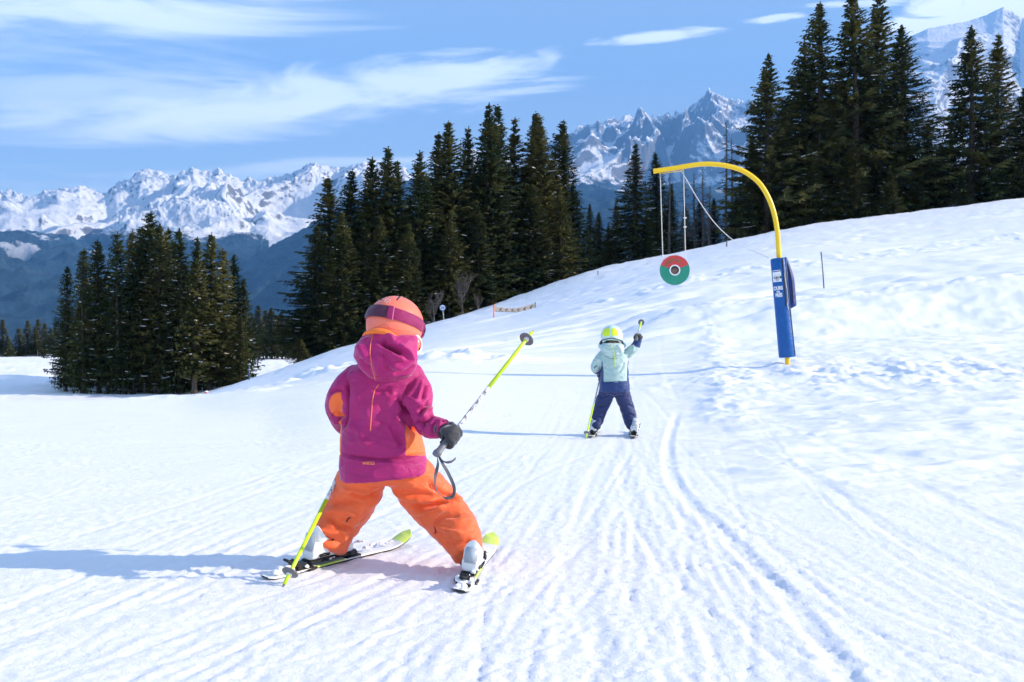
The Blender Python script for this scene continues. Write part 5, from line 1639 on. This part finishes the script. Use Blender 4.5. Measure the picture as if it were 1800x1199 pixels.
for y, xl, xr, hd, tl in [(611, 1066, 1090, .06, 0), (617, 1057, 1098, .085, 0), (624, 1053.5, 1102, .100, 0), (636, 1055, 1104, .110, 0), (650, 1057, 1104, .115, 0), (664, 1056, 1105, .120, 0), (676, 1054.5, 1106, .124, .002), (684, 1054, 1107, .125, .004), (688, 1055, 1105.5, .120, .004)]:
    rs.append((b2((xl+xr)/2, y), (xr-xl)/2*D2/F, hd, tl))
rings(m, rs, 36, 2.3)
caps_tube(m, [b2(1060, 625), b2(1052, 634, -.02), b2(1046, 646, 0), b2(1052, 652, .07), b2(1059, 656, .13)], [.050, .047, .044, .038, .032], 18)
caps_tube(m, [b2(1094, 626), b2(1103, 621, -.01), b2(1112, 614, -.02), b2(1118, 607, -.02), b2(1122, 597, -.02)], [.050, .048, .046, .040, .033], 18)
jf2 = [([(1060, 640), (1070, 648), (1088, 646)], 2, -.006), ([(1062, 656), (1076, 662), (1098, 650)], 2, .006), ([(1058, 666), (1080, 668), (1100, 660)], 2, -.005), ([(1066, 634), (1064, 650), (1062, 664)], 2, .006), ([(1098, 634), (1094, 646), (1086, 656)], 2, -.006),
       ([(1042, 644), (1048, 640), (1054, 640)], 1.6, -.008), ([(1044, 634), (1052, 632), (1058, 634)], 1.6, .006), ([(1103, 630), (1107, 622), (1112, 618)], 1.6, -.008), ([(1110, 620), (1114, 612), (1112, 606)], 1.5, .006), ([(1055, 670), (1080, 673), (1106, 668)], 1.1, -.005)]
arm2R = [b2(1094, 626), b2(1103, 621, -.01), b2(1112, 614, -.02), b2(1118, 607, -.02), b2(1122, 597, -.02)]
arm2L = [b2(1052, 634, -.02), b2(1046, 646, 0), b2(1052, 652, .07), b2(1059, 656, .13)]
def panel2(V):
    px = to_px(V)
    base = (px[:, 1]-670.5+ (px[:, 0]-1080)*.04)*.006
    cx = (1080-900)/F*D2; u = np.clip((px[:, 1]-636)/34, -.5, 1.5)
    hw = np.interp(px[:, 1], [624, 650, 676], [24.2, 23.5, 25.7])*D2/F
    side = np.where(px[:, 1] > 634, (np.abs(V[:, 0]-cx)/hw-(.93-.13*u))*.10, -1)
    def dist(pts):
        d = np.full(len(V), 9.)
        for A_, B_ in zip(pts[:-1], pts[1:]):
            A2, B2 = np.array(A_), np.array(B_); ab = B2-A2
            t = np.clip(((V-A2)@ab)/(ab@ab), 0, 1); d = np.minimum(d, np.linalg.norm(V-A2-t[:, None]*ab, axis=1))
        return d
    dl = dist(arm2L[:2])
    side = np.where(dl < .052, -1, side)
    fore = np.where(dist(arm2R[3:]) < .056, (609.5-px[:, 1]+(px[:, 0]-1118)*.35)*.005, -1)
    foreL = np.where((dist(arm2L[2:]) < .050) & (V[:, 1] > 9.42), (px[:, 0]-1050+(px[:, 1]-650)*.2)*.005, -1)
    return np.maximum(np.maximum(base, side), np.maximum(fore, foreL))
jk2 = cloth('jacket', m, .0075, M_MINT, C2, jf2, wr=.004, wf=11, seed=61, smooth=4, attrs={'panel': panel2}, fk=.7)
m = MB()
rings(m, [(b2(1076, 603.5, -.05), .085, .065, 0), (b2(1076, 607, -.075), .110, .085, 0), (b2(1076.5, 614, -.085), .113, .088, 0), (b2(1077, 621, -.075), .100, .078, 0), (b2(1078, 627, -.05), .070, .055, 0), (b2(1079, 630, -.03), .035, .03, 0)], 30, 2.2)
caps_tube(m, [b2(1093, 609, 0), b2(1094, 607, .06), b2(1076, 608, .11), b2(1058, 607, .06), b2(1058, 609, 0)], [.03, .027, .025, .027, .03], 12)
hd2 = cloth('hood', m, .007, M_MINTH, jk2, [([(1062, 608), (1072, 614), (1088, 612)], 1.8, -.005), ([(1060, 618), (1072, 624), (1090, 620)], 1.8, .006), ([(1084, 606), (1090, 613), (1092, 620)], 1.6, .006)], wr=.004, wf=14, seed=71)
b2v = bvh_of(jk2, hd2)
seam('piping', b2v, [(1074, 606), (1077, 614), (1080, 622), (1080.5, 630), (1080.5, 645)], .0026, M_YEL, jk2)
seam('hood_seam', b2v, [(1058, 618), (1066, 627), (1078, 631), (1090, 628), (1096, 620)], .0016, M_SEAMN, jk2)
seam('reflective_mark', bvh_of(jk2), [(1080, 672.3), (1086, 671.5)], .0028, M_PALE, jk2, 4)
hel2, sh2, MH2, _ = helmet(C2, b2(1075.5, 591.5, .0), 3, 10, 2, M_HELM2, 1.0, 2)
bh2 = bvh_of(sh2)
def patch_on(name, poly, bvh, mat, parent, n=14, lift=.0015):
    """a moulded panel on a shell: outline in photo pixels"""
    pts = [q for q in smooth_pts([Vector((x, 0, y)) for x, y in poly+[poly[0]]], 5)][:-1]
    cx = sum(p.x for p in pts)/len(pts); cy = sum(p.z for p in pts)/len(pts)
    V = []; Fc = []; L = len(pts); rr_ = 6
    for r_ in range(rr_+1):
        k = 1-r_/rr_
        for p in pts:
            h, nn = cast(bvh, cx+(p.x-cx)*k, cy+(p.z-cy)*k)
            V.append(h+nn*(lift if r_ else lift*.2) if h is not None else P(cx, cy, 9.3))
    for r_ in range(rr_):
        for i in range(L):
            a_, b_ = r_*L+i, r_*L+(i+1) % L; Fc.append((a_, b_, b_+L, a_+L))
    return mesh_obj(name, V, Fc, mat, parent)
patch_on('shell_panel', [(1058.5, 588), (1060, 581), (1065, 577.5), (1071, 577), (1072, 583), (1071.5, 590), (1064, 591.5)], bh2, M_YEL, hel2)
patch_on('shell_panel', [(1075, 590), (1074.8, 583), (1076, 577), (1082, 578), (1086, 583), (1086, 589.5), (1080, 590.5)], bh2, M_YEL, hel2)
m = MB(); pts = []
for k in range(31):
    a_ = R(190)+R(160)*k/30; ph = math.acos(-.035/.112)
    pts.append(MH2 @ Vector((.110*math.sin(ph)*math.cos(a_)*1.02, .124*math.sin(ph)*math.sin(a_)*1.02, -.040-.012*abs(math.cos(a_)))))
m.tube(pts, .007, 8, flat=.6); m.build('goggle_strap', M_BLACK, hel2)
# raised right hand holding its pole, left hand in front of the body
gR2, tR2 = b2(1118.5, 597, -.10), b2(1128.0, 564, .62)
dR2 = (tR2-gR2).normalized(); hR2 = gR2+dR2*.09
make_pole(gR2, tR2, 'lime ski pole held up in the raised glove of the child in mint', split=.44)
gL2, tL2 = b2(1058, 650, .16), Vector(((1029.5-900)/F*9.10, 9.10, H((1029.5-900)/F*9.10, 9.10)+.005))
make_pole(gL2, tL2, 'lime ski pole touching the snow left of the child in mint', split=.48)
dL2 = (tL2-gL2).normalized(); hL2 = gL2+dL2*.05
wR2, wL2 = b2(1122.3, 594.5, -.02), b2(1058, 656, .13)
for Hc, dd, pd, w_ in ((hR2, dR2, Vector((.3, -1, .4)), wR2), (hL2, dL2, Vector((.3, 1, .1)), wL2)):
    m = MB(); hand(m, Hc, dd, pd, w_, .88, 1.12)
    V, Fc = remesh(m, .005, 3); g = mesh_obj('glove', V, Fc, M_GLOVE, C2)
    ax = (Hc-w_).normalized()
    m = MB(); m.tube([w_-ax*.03, w_+ax*.0, w_+ax*.02], [.036, .037, .032], 16); m.build('cuff', M_GLOVE, g)
    ax2 = MB(); ellipsoid(ax2, Hc+Vector((-.008, -.040, .004)), (.014, .006, .018), None, 12); ax2.build('knuckle_pad', M_GREYR, g)
make_boot(ML2, C2, 1.15, 12); make_boot(MR2, C2, 1.15, 12)
body(C2, None, MH2, 1.0, b2(1077, 610, 0), b2(1080, 632, 0), b2(1080, 682, 0),
     [([b2(1066, 626), b2(1048, 643, -.01), b2(1053, 652, .07), b2(1059, 656, .13)], [.050, .048, .042, .036]),
      ([b2(1092, 626), b2(1112, 614, -.02), b2(1118, 606, -.02), b2(1122, 595, -.02)], [.050, .048, .042, .036])],
     [([b2(1070, 684), b2(1057, 717, .07), b2(1048, 746, .04), ML2 @ Vector((0, -.13, .09)), ML2 @ Vector((0, -.03, .06))], [.046, .040, .032, .030, .026]),
      ([b2(1090, 684), b2(1102, 717, .06), b2(1109, 746, .02), MR2 @ Vector((0, -.13, .09)), MR2 @ Vector((0, -.03, .06))], [.046, .040, .032, .030, .026])],
     [(hL2, dL2, Vector((.3, 1, .1)), wL2, .80), (hR2, dR2, Vector((.3, -1, .4)), wR2, .80)])
tag(C2, 'farther child in mint jacket and navy trousers with right arm raised', 'child')
rebase(C2, (1.0, 9.4, 0))
# ================================================================ THE MAST, THE DISC, SIGNS AND MARKERS
def ground_at(x, y, D0=5.0, D1=120.0):
    """distance at which the snow is seen at photograph pixel x, y"""
    for D in np.linspace(D0, D1, 1400):
        if float(base_h(np.array([(x-900)/F*D]), np.array([D]))[0]) >= CAMZ-(y-599.5)/F*D: return float(D)
    return D1

M_MAST = plain('yellow_mast_paint', (.88, .56, .006), .32, nstr=.03, bump=.03)
M_PAD = fabric('blue_padding', (.003, .095, .34), rough=.45, sheen=.05)
M_PADD = fabric('dark_blue_pouch', (.005, .030, .17), rough=.5, sheen=.05)
M_CORD = plain('white_cord', (.72, .70, .66), .7, bump=0)
M_RED = plain('red_paint', (.62, .045, .045), .5, nstr=.08)
M_GREEN = plain('green_paint', (.010, .26, .165), .5, nstr=.06)
M_INK = plain('dark_green_ink', (.10, .16, .06), .6, bump=0)
M_NUT = plain('brown_centre', (.20, .12, .09), .6, nstr=.2)
M_BLUEPOLE = plain('blue_pole_paint', (.015, .10, .22), .5)
M_CREAM = plain('cream_cloth', (.80, .62, .48), .8)
M_ORPOLE = plain('orange_pole_paint', (.75, .16, .04), .5)
M_WOODP = plain('weathered_post', (.20, .16, .13), .8)
M_SIGNB = plain('sign_blue', (.03, .09, .42), .4, bump=0)

DM = 16.0
gz = H((1385-900)/F*DM, DM)
base = Vector(((1385.5-900)/F*DM, DM, gz-.25))
mast = empty('arched_mast')
m = MB()
arch = [base, P(1384, 632, DM), P(1377, 540, DM), P(1369.5, 453, DM), P(1366.5, 408, DM), P(1360, 373, DM), P(1348.5, 343, DM), P(1332, 319, DM), P(1307, 301, DM), P(1279, 292, DM), P(1250, 288.5, DM), P(1224, 289.5, DM), P(1187, 295.5, DM), P(1150, 301, DM)]
m.tube(smooth_pts(arch, 7), .040, 20)
m.build('curved_tube', M_MAST, mast)
e1 = P(1150, 301, DM); ed = (e1-P(1187, 295.5, DM)).normalized()
m = MB(); m.tube([e1-ed*.02, e1+ed*.012], [.0435, .0435], 20); m.build('end_cap', M_MAST, mast, sharp=40)
m = MB(); m.tube([P(1160, 301, DM), P(1160, 306, DM)], .010, 8); m.tube([P(1200, 295, DM), P(1201, 300, DM)], .010, 8); m.tube([P(1160, 305.5, DM), P(1201, 300, DM)], .006, 6); m.build('hanger', M_MAST, mast)
# padding: a split foam tube round the mast
pa, pb = P(1368.0, 454, DM), P(1383.5, 628, DM)
ax = (pb-pa); PL = ax.length; ax.normalize()
Mp = axis_matrix(pa, ax, Vector((1, 0, 0)))       # local z runs down the pad, x to the right
RP = .128
m = MB(); n = 40; V = []; Fc = []
prof = [(.045, .006), (RP-.02, 0), (RP, .02), (RP*1.0, .3), (RP*1.01, .8), (RP*1.02, 1.2), (RP*1.04, PL-.02), (RP*.96, PL), (.045, PL-.006)]
m.lathe(prof, n, Mp); pad = m.build('padding', M_PAD, mast, sharp=60)
def on_pad(ang, z, off=0.0, r=RP):
    """ang 0 faces the camera, positive to the right"""
    return Mp @ Vector((math.sin(R(ang))*(r*(1+.03*z/PL)+off), 0, z)) + Vector((0, -math.cos(R(ang))*(r*(1+.03*z/PL)+off), 0))
m = MB()
m.tube([on_pad(40, .01, .001), on_pad(41, .4, .002), on_pad(43, .85, .002), on_pad(50, 1.2, .002), on_pad(56, PL-.01, .003)], .011, 8, flat=.5)
m.build('zip', M_BLACK, pad)
# pouch on the right side of the pad
m = MB(); V = []; Fc = []; rows = 22; nn = 14
for i in range(rows+1):
    s = i/rows; z = -.01+s*.86
    bulge = math.sin(math.pi*min(1, s*1.0+.0)**.75)**.5 if 0 < s < 1 else 0
    bulge = (min(1, s/.42)**.75)*(1 if s < .93 else max(0, 1-((s-.93)/.07)**2)**.5)
    for k in range(nn):
        a_ = 2*math.pi*k/nn
        cx = RP*.72+.004; hx = .030+.062*bulge; hy = .028+.060*bulge
        V.append(Mp @ Vector((cx+hx*.60+hx*math.cos(a_), -.030+hy*math.sin(a_), z)))
for i in range(rows):
    for k in range(nn):
        a_, b_ = i*nn+k, i*nn+(k+1) % nn; Fc.append((a_, b_, b_+nn, a_+nn))
Fc.append(tuple(reversed(range(nn)))); Fc.append(tuple(rows*nn+k for k in range(nn)))
m.add(V, Fc); V2, F2 = remesh(m, .010, 3)
pouch = mesh_obj('pouch', V2, F2, M_PADD, pad)
bp_ = bvh_of(pouch, pad)
seam('pouch_edge', bp_, [(1375.5, 455), (1377.5, 480), (1380, 510), (1382, 538)], .014, M_BLACK, pad, 6)
seam('pouch_piping', bp_, [(1384, 463), (1390, 485), (1393, 510), (1394, 532)], .010, plain('black_blue', (.003, .008, .035), .6), pad, 6)
seam('pull_cord', bp_, [(1378.5, 480), (1380.5, 495), (1383, 510), (1384.5, 528), (1383.5, 535), (1386, 545)], .0045, M_CORD, pad, 6, lift=.006)
def wrap_text(s, size, ang, z, mat, bold=.0, sx=1.0, name='lettering', up=.0025):
    v, f = text_verts(s, size, bold)
    V = [on_pad(ang+math.degrees(q.x*sx/RP), z-q.y, up) for q in v]
    return mesh_obj(name, V, f, mat, pad, False)
k = DM/F
zz = lambda y: (y-454)*k*1.003
wrap_text('COURS', .084, -44, zz(509.5), M_WHITE, .004, .66)
wrap_text('DES', .036, -38, zz(514), M_WHITE, .002, .9)
wrap_text('PRÉS', .080, -36, zz(521.5), M_WHITE, .004, .70)
def wrap_rect(a0, a1, z0, z1, mat, name, up=.002):
    V = []; Fc = []; n = 12
    for i in range(n+1):
        a_ = a0+(a1-a0)*i/n
        V += [on_pad(a_, z0, up), on_pad(a_, z1, up), on_pad(a_, z1, up+.002), on_pad(a_, z0, up+.002)]
    for i in range(n):
        for j in range(4):
            p, q = i*4+j, i*4+(j+1) % 4; Fc.append((p, q, q+4, p+4))
    Fc.append((3, 2, 1, 0)); Fc.append(tuple(n*4+j for j in range(4)))
    return mesh_obj(name, V, Fc, mat, pad, False)
wrap_rect(-74, -6, zz(478), zz(495.5), M_WHITE, 'white_label')
wrap_rect(-76, -8, zz(475.2), zz(476.2), M_WHITE, 'label_line')
wrap_text('..:. .:::', .05, -36, zz(486), M_SIGNB, .001, .9, 'label_print', .0055)
for i, (a0, a1, y0, y1) in enumerate([(-60, -48, 487, 489.5), (-44, -36, 486.5, 490), (-33, -30, 487, 490), (-27, -20, 487.5, 489.5), (-16, -6, 486, 490), (-52, -20, 491, 491.6), (-46, -26, 492.6, 493.2)]):
    wrap_rect(a0, a1, zz(y0), zz(y1), M_BLACK, 'label_print', .0052)
tag(mast, 'curved yellow mast with blue padding, arching over the piste from the right', 'mast')
rebase(mast, (base.x, base.y, gz))

# the disc
dc = P(1186, 475, DM-.02)
disc = empty('hanging_disc')
Md = axis_matrix(dc, Vector((0, -1, 0)), Vector((1, 0, 0)))
# local: x right, z towards the camera; y is up or down
if (Md.to_3x3() @ Vector((0, 1, 0))).z < 0: Md = Md @ Matrix.Rotation(math.pi, 4, 'Z') @ Matrix.Scale(1, 4)
ysign = 1 if (Md.to_3x3() @ Vector((0, 1, 0))).z > 0 else -1
xsign = 1 if (Md.to_3x3() @ Vector((1, 0, 0))).x > 0 else -1
RD = 26.2*k; RI = 9.3*k
def sector(a0, a1, r0, r1, z0, z1, mat, name, parent, n=48):
    V = []; Fc = []
    for i in range(n+1):
        a_ = R(a0+(a1-a0)*i/n)
        for r_, z_ in ((r0, z0), (r1, z0), (r1, z1), (r0, z1)):
            V.append(Md @ Vector((xsign*math.cos(a_)*r_, ysign*math.sin(a_)*r_, z_)))
    for i in range(n):
        for j in range(4):
            p, q = i*4+j, i*4+(j+1) % 4; Fc.append((p, q, q+4, p+4))
    Fc.append((3, 2, 1, 0)); Fc.append(tuple(n*4+j for j in range(4)))
    o = mesh_obj(name, V, Fc, mat, parent, True); sharpen(o, 40); return o
sector(22, 160, RI, RD, -.014, .014, M_RED, 'red_panel', disc)
sector(160, 382, RI, RD, -.0135, .0135, M_GREEN, 'green_panel', disc, 80)
sector(0, 360, RI*.80, RI*1.02, -.020, .020, M_WHITE, 'centre_ring', disc, 48)
m = MB()
m.lathe([(0, -.006), (RI*.80, -.006), (RI*.80, .006), (0, .006)], 28, Md); m.build('centre', M_NUT, disc)
sector(20, 160, RI*.45, RI*.78, .0065, .010, M_BLACK, 'centre_dark_top', disc)  # dark upper arc of the brown centre
rg = random.Random(3)
for i, an in enumerate((150, 138, 126, 113, 100, 88, 76, 64)):
    # worn green letter strokes along the rim of the red panel
    rr0 = RI+.052
    for j in range(3):
        a0 = an-4.5+j*3.2
        sector(a0, a0+1.9, rr0+(.012 if (i+j) % 2 else 0), rr0+.050-(.014 if (i*j) % 2 else 0), .0145, .0155, M_INK, 'lettering', disc, 3)
    sector(an-4.5, an+3.8, rr0+.018+.012*(i % 2), rr0+.026+.012*(i % 2), .0143, .0153, M_INK, 'lettering', disc, 4)
sector(40, 52, RI+.045, RI+.058, .0145, .0155, M_INK, 'lettering', disc, 4)
m = MB(); m.tube([P(1160.5, 306, DM), P(1165, 452, DM-.02), P(1165.6, 459, DM-.02)], .0065, 8)
ellipsoid(m, P(1164.9, 450, DM-.02), (.016, .016, .022), None, 10); m.build('cord', M_CORD, disc)
m = MB(); m.tube([P(1201.5, 300, DM), P(1205, 452, DM-.02), P(1205.5, 458, DM-.02)], .0065, 8)
for yk in (383, 399): ellipsoid(m, P(1204, yk, DM-.01), (.030, .014, .014), None, 10)
m.build('cord', M_CORD, disc)
tag(disc, 'round red and green disc hanging on two cords from the yellow arm', 'hanging disc')
rebase(disc, dc)
m = MB(); m.tube(smooth_pts([P(1196, 300, DM), P(1201, 306, DM), P(1228, 352, DM), P(1260, 396, DM), P(1300, 430, DM), P(1351, 453, DM)], 6), .0065, 8)
o = m.build('guy_cord', M_CORD); tag(o, 'white cord sagging from the yellow arm down to the top of the blue padding', 'cord')

# chevron banner on the crest
DB = ground_at(905, 549, 30, 85)
bn = empty('slope_barrier')
top = [(869, 537), (878, 540), (892, 541.5), (906, 541.5), (920, 539), (932, 535.5), (940, 533)]
bot = [(869, 547.5), (878, 548.2), (892, 548.6), (906, 548.8), (920, 548.2), (932, 547), (941, 546)]
V = []; Fc = []
for (tx, ty), (bx_, by_) in zip(top, bot):
    for D_ in (DB, DB+.02):
        V += [P(tx, ty, D_), P(bx_, by_, D_)]
for i in range(len(top)-1):
    a_ = i*4; b_ = a_+4
    Fc += [(a_, a_+1, b_+1, b_), (a_+2, b_+2, b_+3, a_+3), (a_, b_, b_+2, a_+2), (a_+1, a_+3, b_+3, b_+1)]
Fc += [(0, 2, 3, 1), (len(V)-4, len(V)-3, len(V)-1, len(V)-2)]
mesh_obj('banner_cloth', V, Fc, M_CREAM, bn, False)
for i, cx in enumerate((879, 889.5, 900, 910.5, 921.5, 933)):
    yt = np.interp(cx, [q[0] for q in top], [q[1] for q in top])+1.6; yb = np.interp(cx, [q[0] for q in bot], [q[1] for q in bot])-1.6
    ym = (yt+yb)/2; w_ = 1.9
    V = [P(cx+1.8, yt, DB-.02), P(cx+1.8+w_, yt, DB-.02), P(cx-1.8+w_, ym, DB-.02), P(cx+1.8+w_, yb, DB-.02), P(cx+1.8, yb, DB-.02), P(cx-1.8, ym, DB-.02)]
    mesh_obj('chevron', V+[v+Vector((0, .01, 0)) for v in V], [(0, 1, 2, 5), (5, 2, 3, 4), (6, 11, 8, 7), (11, 10, 9, 8)], M_BLACK, bn, False)
m = MB()
for cx in np.arange(871, 941, 5.5):
    yb = np.interp(cx, [q[0] for q in bot], [q[1] for q in bot])
    m.add([P(cx, yb-.9, DB-.03), P(cx+2.6, yb-.9, DB-.03), P(cx+2.6, yb+.1, DB-.03), P(cx, yb+.1, DB-.03)], [(0, 1, 2, 3)])
m.build('hem_print', M_BLACK, bn, False)
pz = lambda x: H((x-900)/F*DB, DB)
m = MB(); q = P(868, 534.5, DB); m.tube([Vector((q.x, DB, pz(868)-.2)), q], .028, 8); m.build('post', M_ORPOLE, bn)
m = MB(); q = P(941, 531, DB); m.tube([Vector((q.x, DB, pz(941)-.2)), q], .020, 8); m.build('post', M_BLACK, bn)
tag(bn, 'sagging cream barrier banner with black chevrons on the crest left of the child in mint', 'barrier')
rebase(bn, (P(905, 549, DB).x, DB, pz(905)))

# round piste sign
DS = 74.0
sg_ = empty('piste_sign'); xb, xt = (781-900)/F*DS, (778-900)/F*DS
zb = H(xb, DS); zt = P(778, 541, DS)
m = MB(); m.tube([Vector((xb, DS, zb-.3)), Vector((xt, DS+.02, zt.z))], .030, 8); m.build('pole', M_PALE, sg_)
Ms = axis_matrix(zt+Vector((0, -.04, 0)), Vector((0, -1, 0)), Vector((1, 0, 0)))
m = MB(); m.lathe([(0, -.02), (.235, -.02), (.235, .005), (0, .005)], 28, Ms); m.build('rim_plate', M_SIGNB, sg_, sharp=40)
m = MB(); m.lathe([(0, .006), (.195, .006), (.195, .012), (0, .012)], 28, Ms); m.build('face_plate', M_WHITE, sg_, sharp=40)
v, f = text_verts('24', .26, .012)
mesh_obj('number', [Vector((zt.x+q.x, DS-.056, zt.z-.09+q.y)) for q in v], f, M_SIGNB, sg_, False)
tag(sg_, 'small round blue and white sign numbered 24 on a pale pole beside the forest', 'sign')
rebase(sg_, (xb, DS, zb))

def marker(name, x, yt, yb, D, r, mat, label, cat='marker pole', xt=None, group=None):
    X = (x-900)/F*D; zb = H(X, D)
    top_ = P(xt if xt is not None else x, yt, D)
    m = MB(); m.tube([Vector((X, D, zb-.2)), Vector((X, D, zb))*.5+top_*.5, top_], [r, r, r*.9], 8)
    r_ = empty(name); m.build('shaft', mat, r_)
    c_ = MB(); c_.tube([top_-Vector((0, 0, .05)), top_+Vector((0, 0, .01))], [r*1.25, r*1.1], 8); c_.build('cap', M_BLACK, r_)
    tag(r_, label, cat, group); rebase(r_, (X, D, zb)); return r_
DP = ground_at(1449, 513, 17, 60)
marker('marker_pole', 1449.5, 444, 513, DP, .016, plain('navy_pole_paint', (.012, .035, .09), .5), 'thin dark blue pole standing alone on the slope right of the yellow mast', xt=1443.5)
marker('marker_pole', 1277.5, 422, 432, ground_at(1277, 434, 40, 84), .05, M_WOODP, 'short dark stake on the crest below the arch, under the dead stems')
marker('marker_pole', 1051, 477, 483, ground_at(1051, 484, 40, 83), .035, M_WOODP, 'tiny dark stake on the crest above the child in mint')
DQ = 60.0
mp = marker('marker_pole', 438, 637, 666, DQ, .035, M_BLUEPOLE, 'blue pole with two snowy rungs in front of the meadow clump')
for yk in (640.5, 650):
    q = P(438, yk, DQ)-Vector(mp.location); m = MB(); m.box(q, (.20, .06, .05), bev=.02); m.build('rung', M_WHITE, mp)
# red padded marker with a cap of snow
DR = ground_at(363, 690, 20, 62)
xr = (363-900)/F*DR; zr = H(xr, DR); kk = DR/F
rm_ = empty('slope_marker')
m = MB(); m.lathe([(0, -.1), (3.6*kk, -.1), (3.6*kk, 5*kk), (3.0*kk, 6.5*kk), (0, 6.5*kk)], 18, Matrix.Translation((xr, DR, zr))); m.build('red_bucket', M_RED, rm_, sharp=50)
m = MB(); ellipsoid(m, (xr, DR, zr+6.6*kk), (3.2*kk, 3.2*kk, 1.9*kk), None, 16); m.build('snow_cap', SNOW, rm_)
tag(rm_, 'small red padded marker with a cap of snow below the meadow clump', 'marker')
rebase(rm_, (xr, DR, zr))

# low fence along the far rim of the meadow
DF = 196.0
fn = empty('net_fence'); V = []; Fc = []; xs = np.linspace(-160, 92, 36)
for i, x in enumerate(xs):
    X = (x-900)/F*DF; zb = H(X, DF)
    for dy in (0, .05): V += [(X, DF+dy, zb-.1), (X, DF+dy, zb+.42)]
for i in range(len(xs)-1):
    a_ = i*4; b_ = a_+4
    Fc += [(a_, b_, b_+1, a_+1), (a_+2, a_+3, b_+3, b_+2), (a_+1, b_+1, b_+3, a_+3)]
mesh_obj('netting', V, Fc, plain('grey_netting', (.16, .14, .13), .9), fn, False)
for x, hh, mt in ((-120, 1.0, M_WOODP), (-60, 1.0, M_WOODP), (-8, .9, M_WOODP), (27.5, .8, M_ORPOLE), (66.5, 1.45, M_PALE), (90, .9, M_WOODP)):
    X = (x-900)/F*DF; zb = H(X, DF); m = MB(); m.tube([(X, DF-.06, zb-.2), (X, DF-.06, zb+hh)], .06, 8); m.build('post', mt, fn)
tag(fn, 'low grey net fence along the far rim of the lower meadow at left', 'fence')
rebase(fn, ((20-900)/F*DF, DF, H((20-900)/F*DF, DF)))
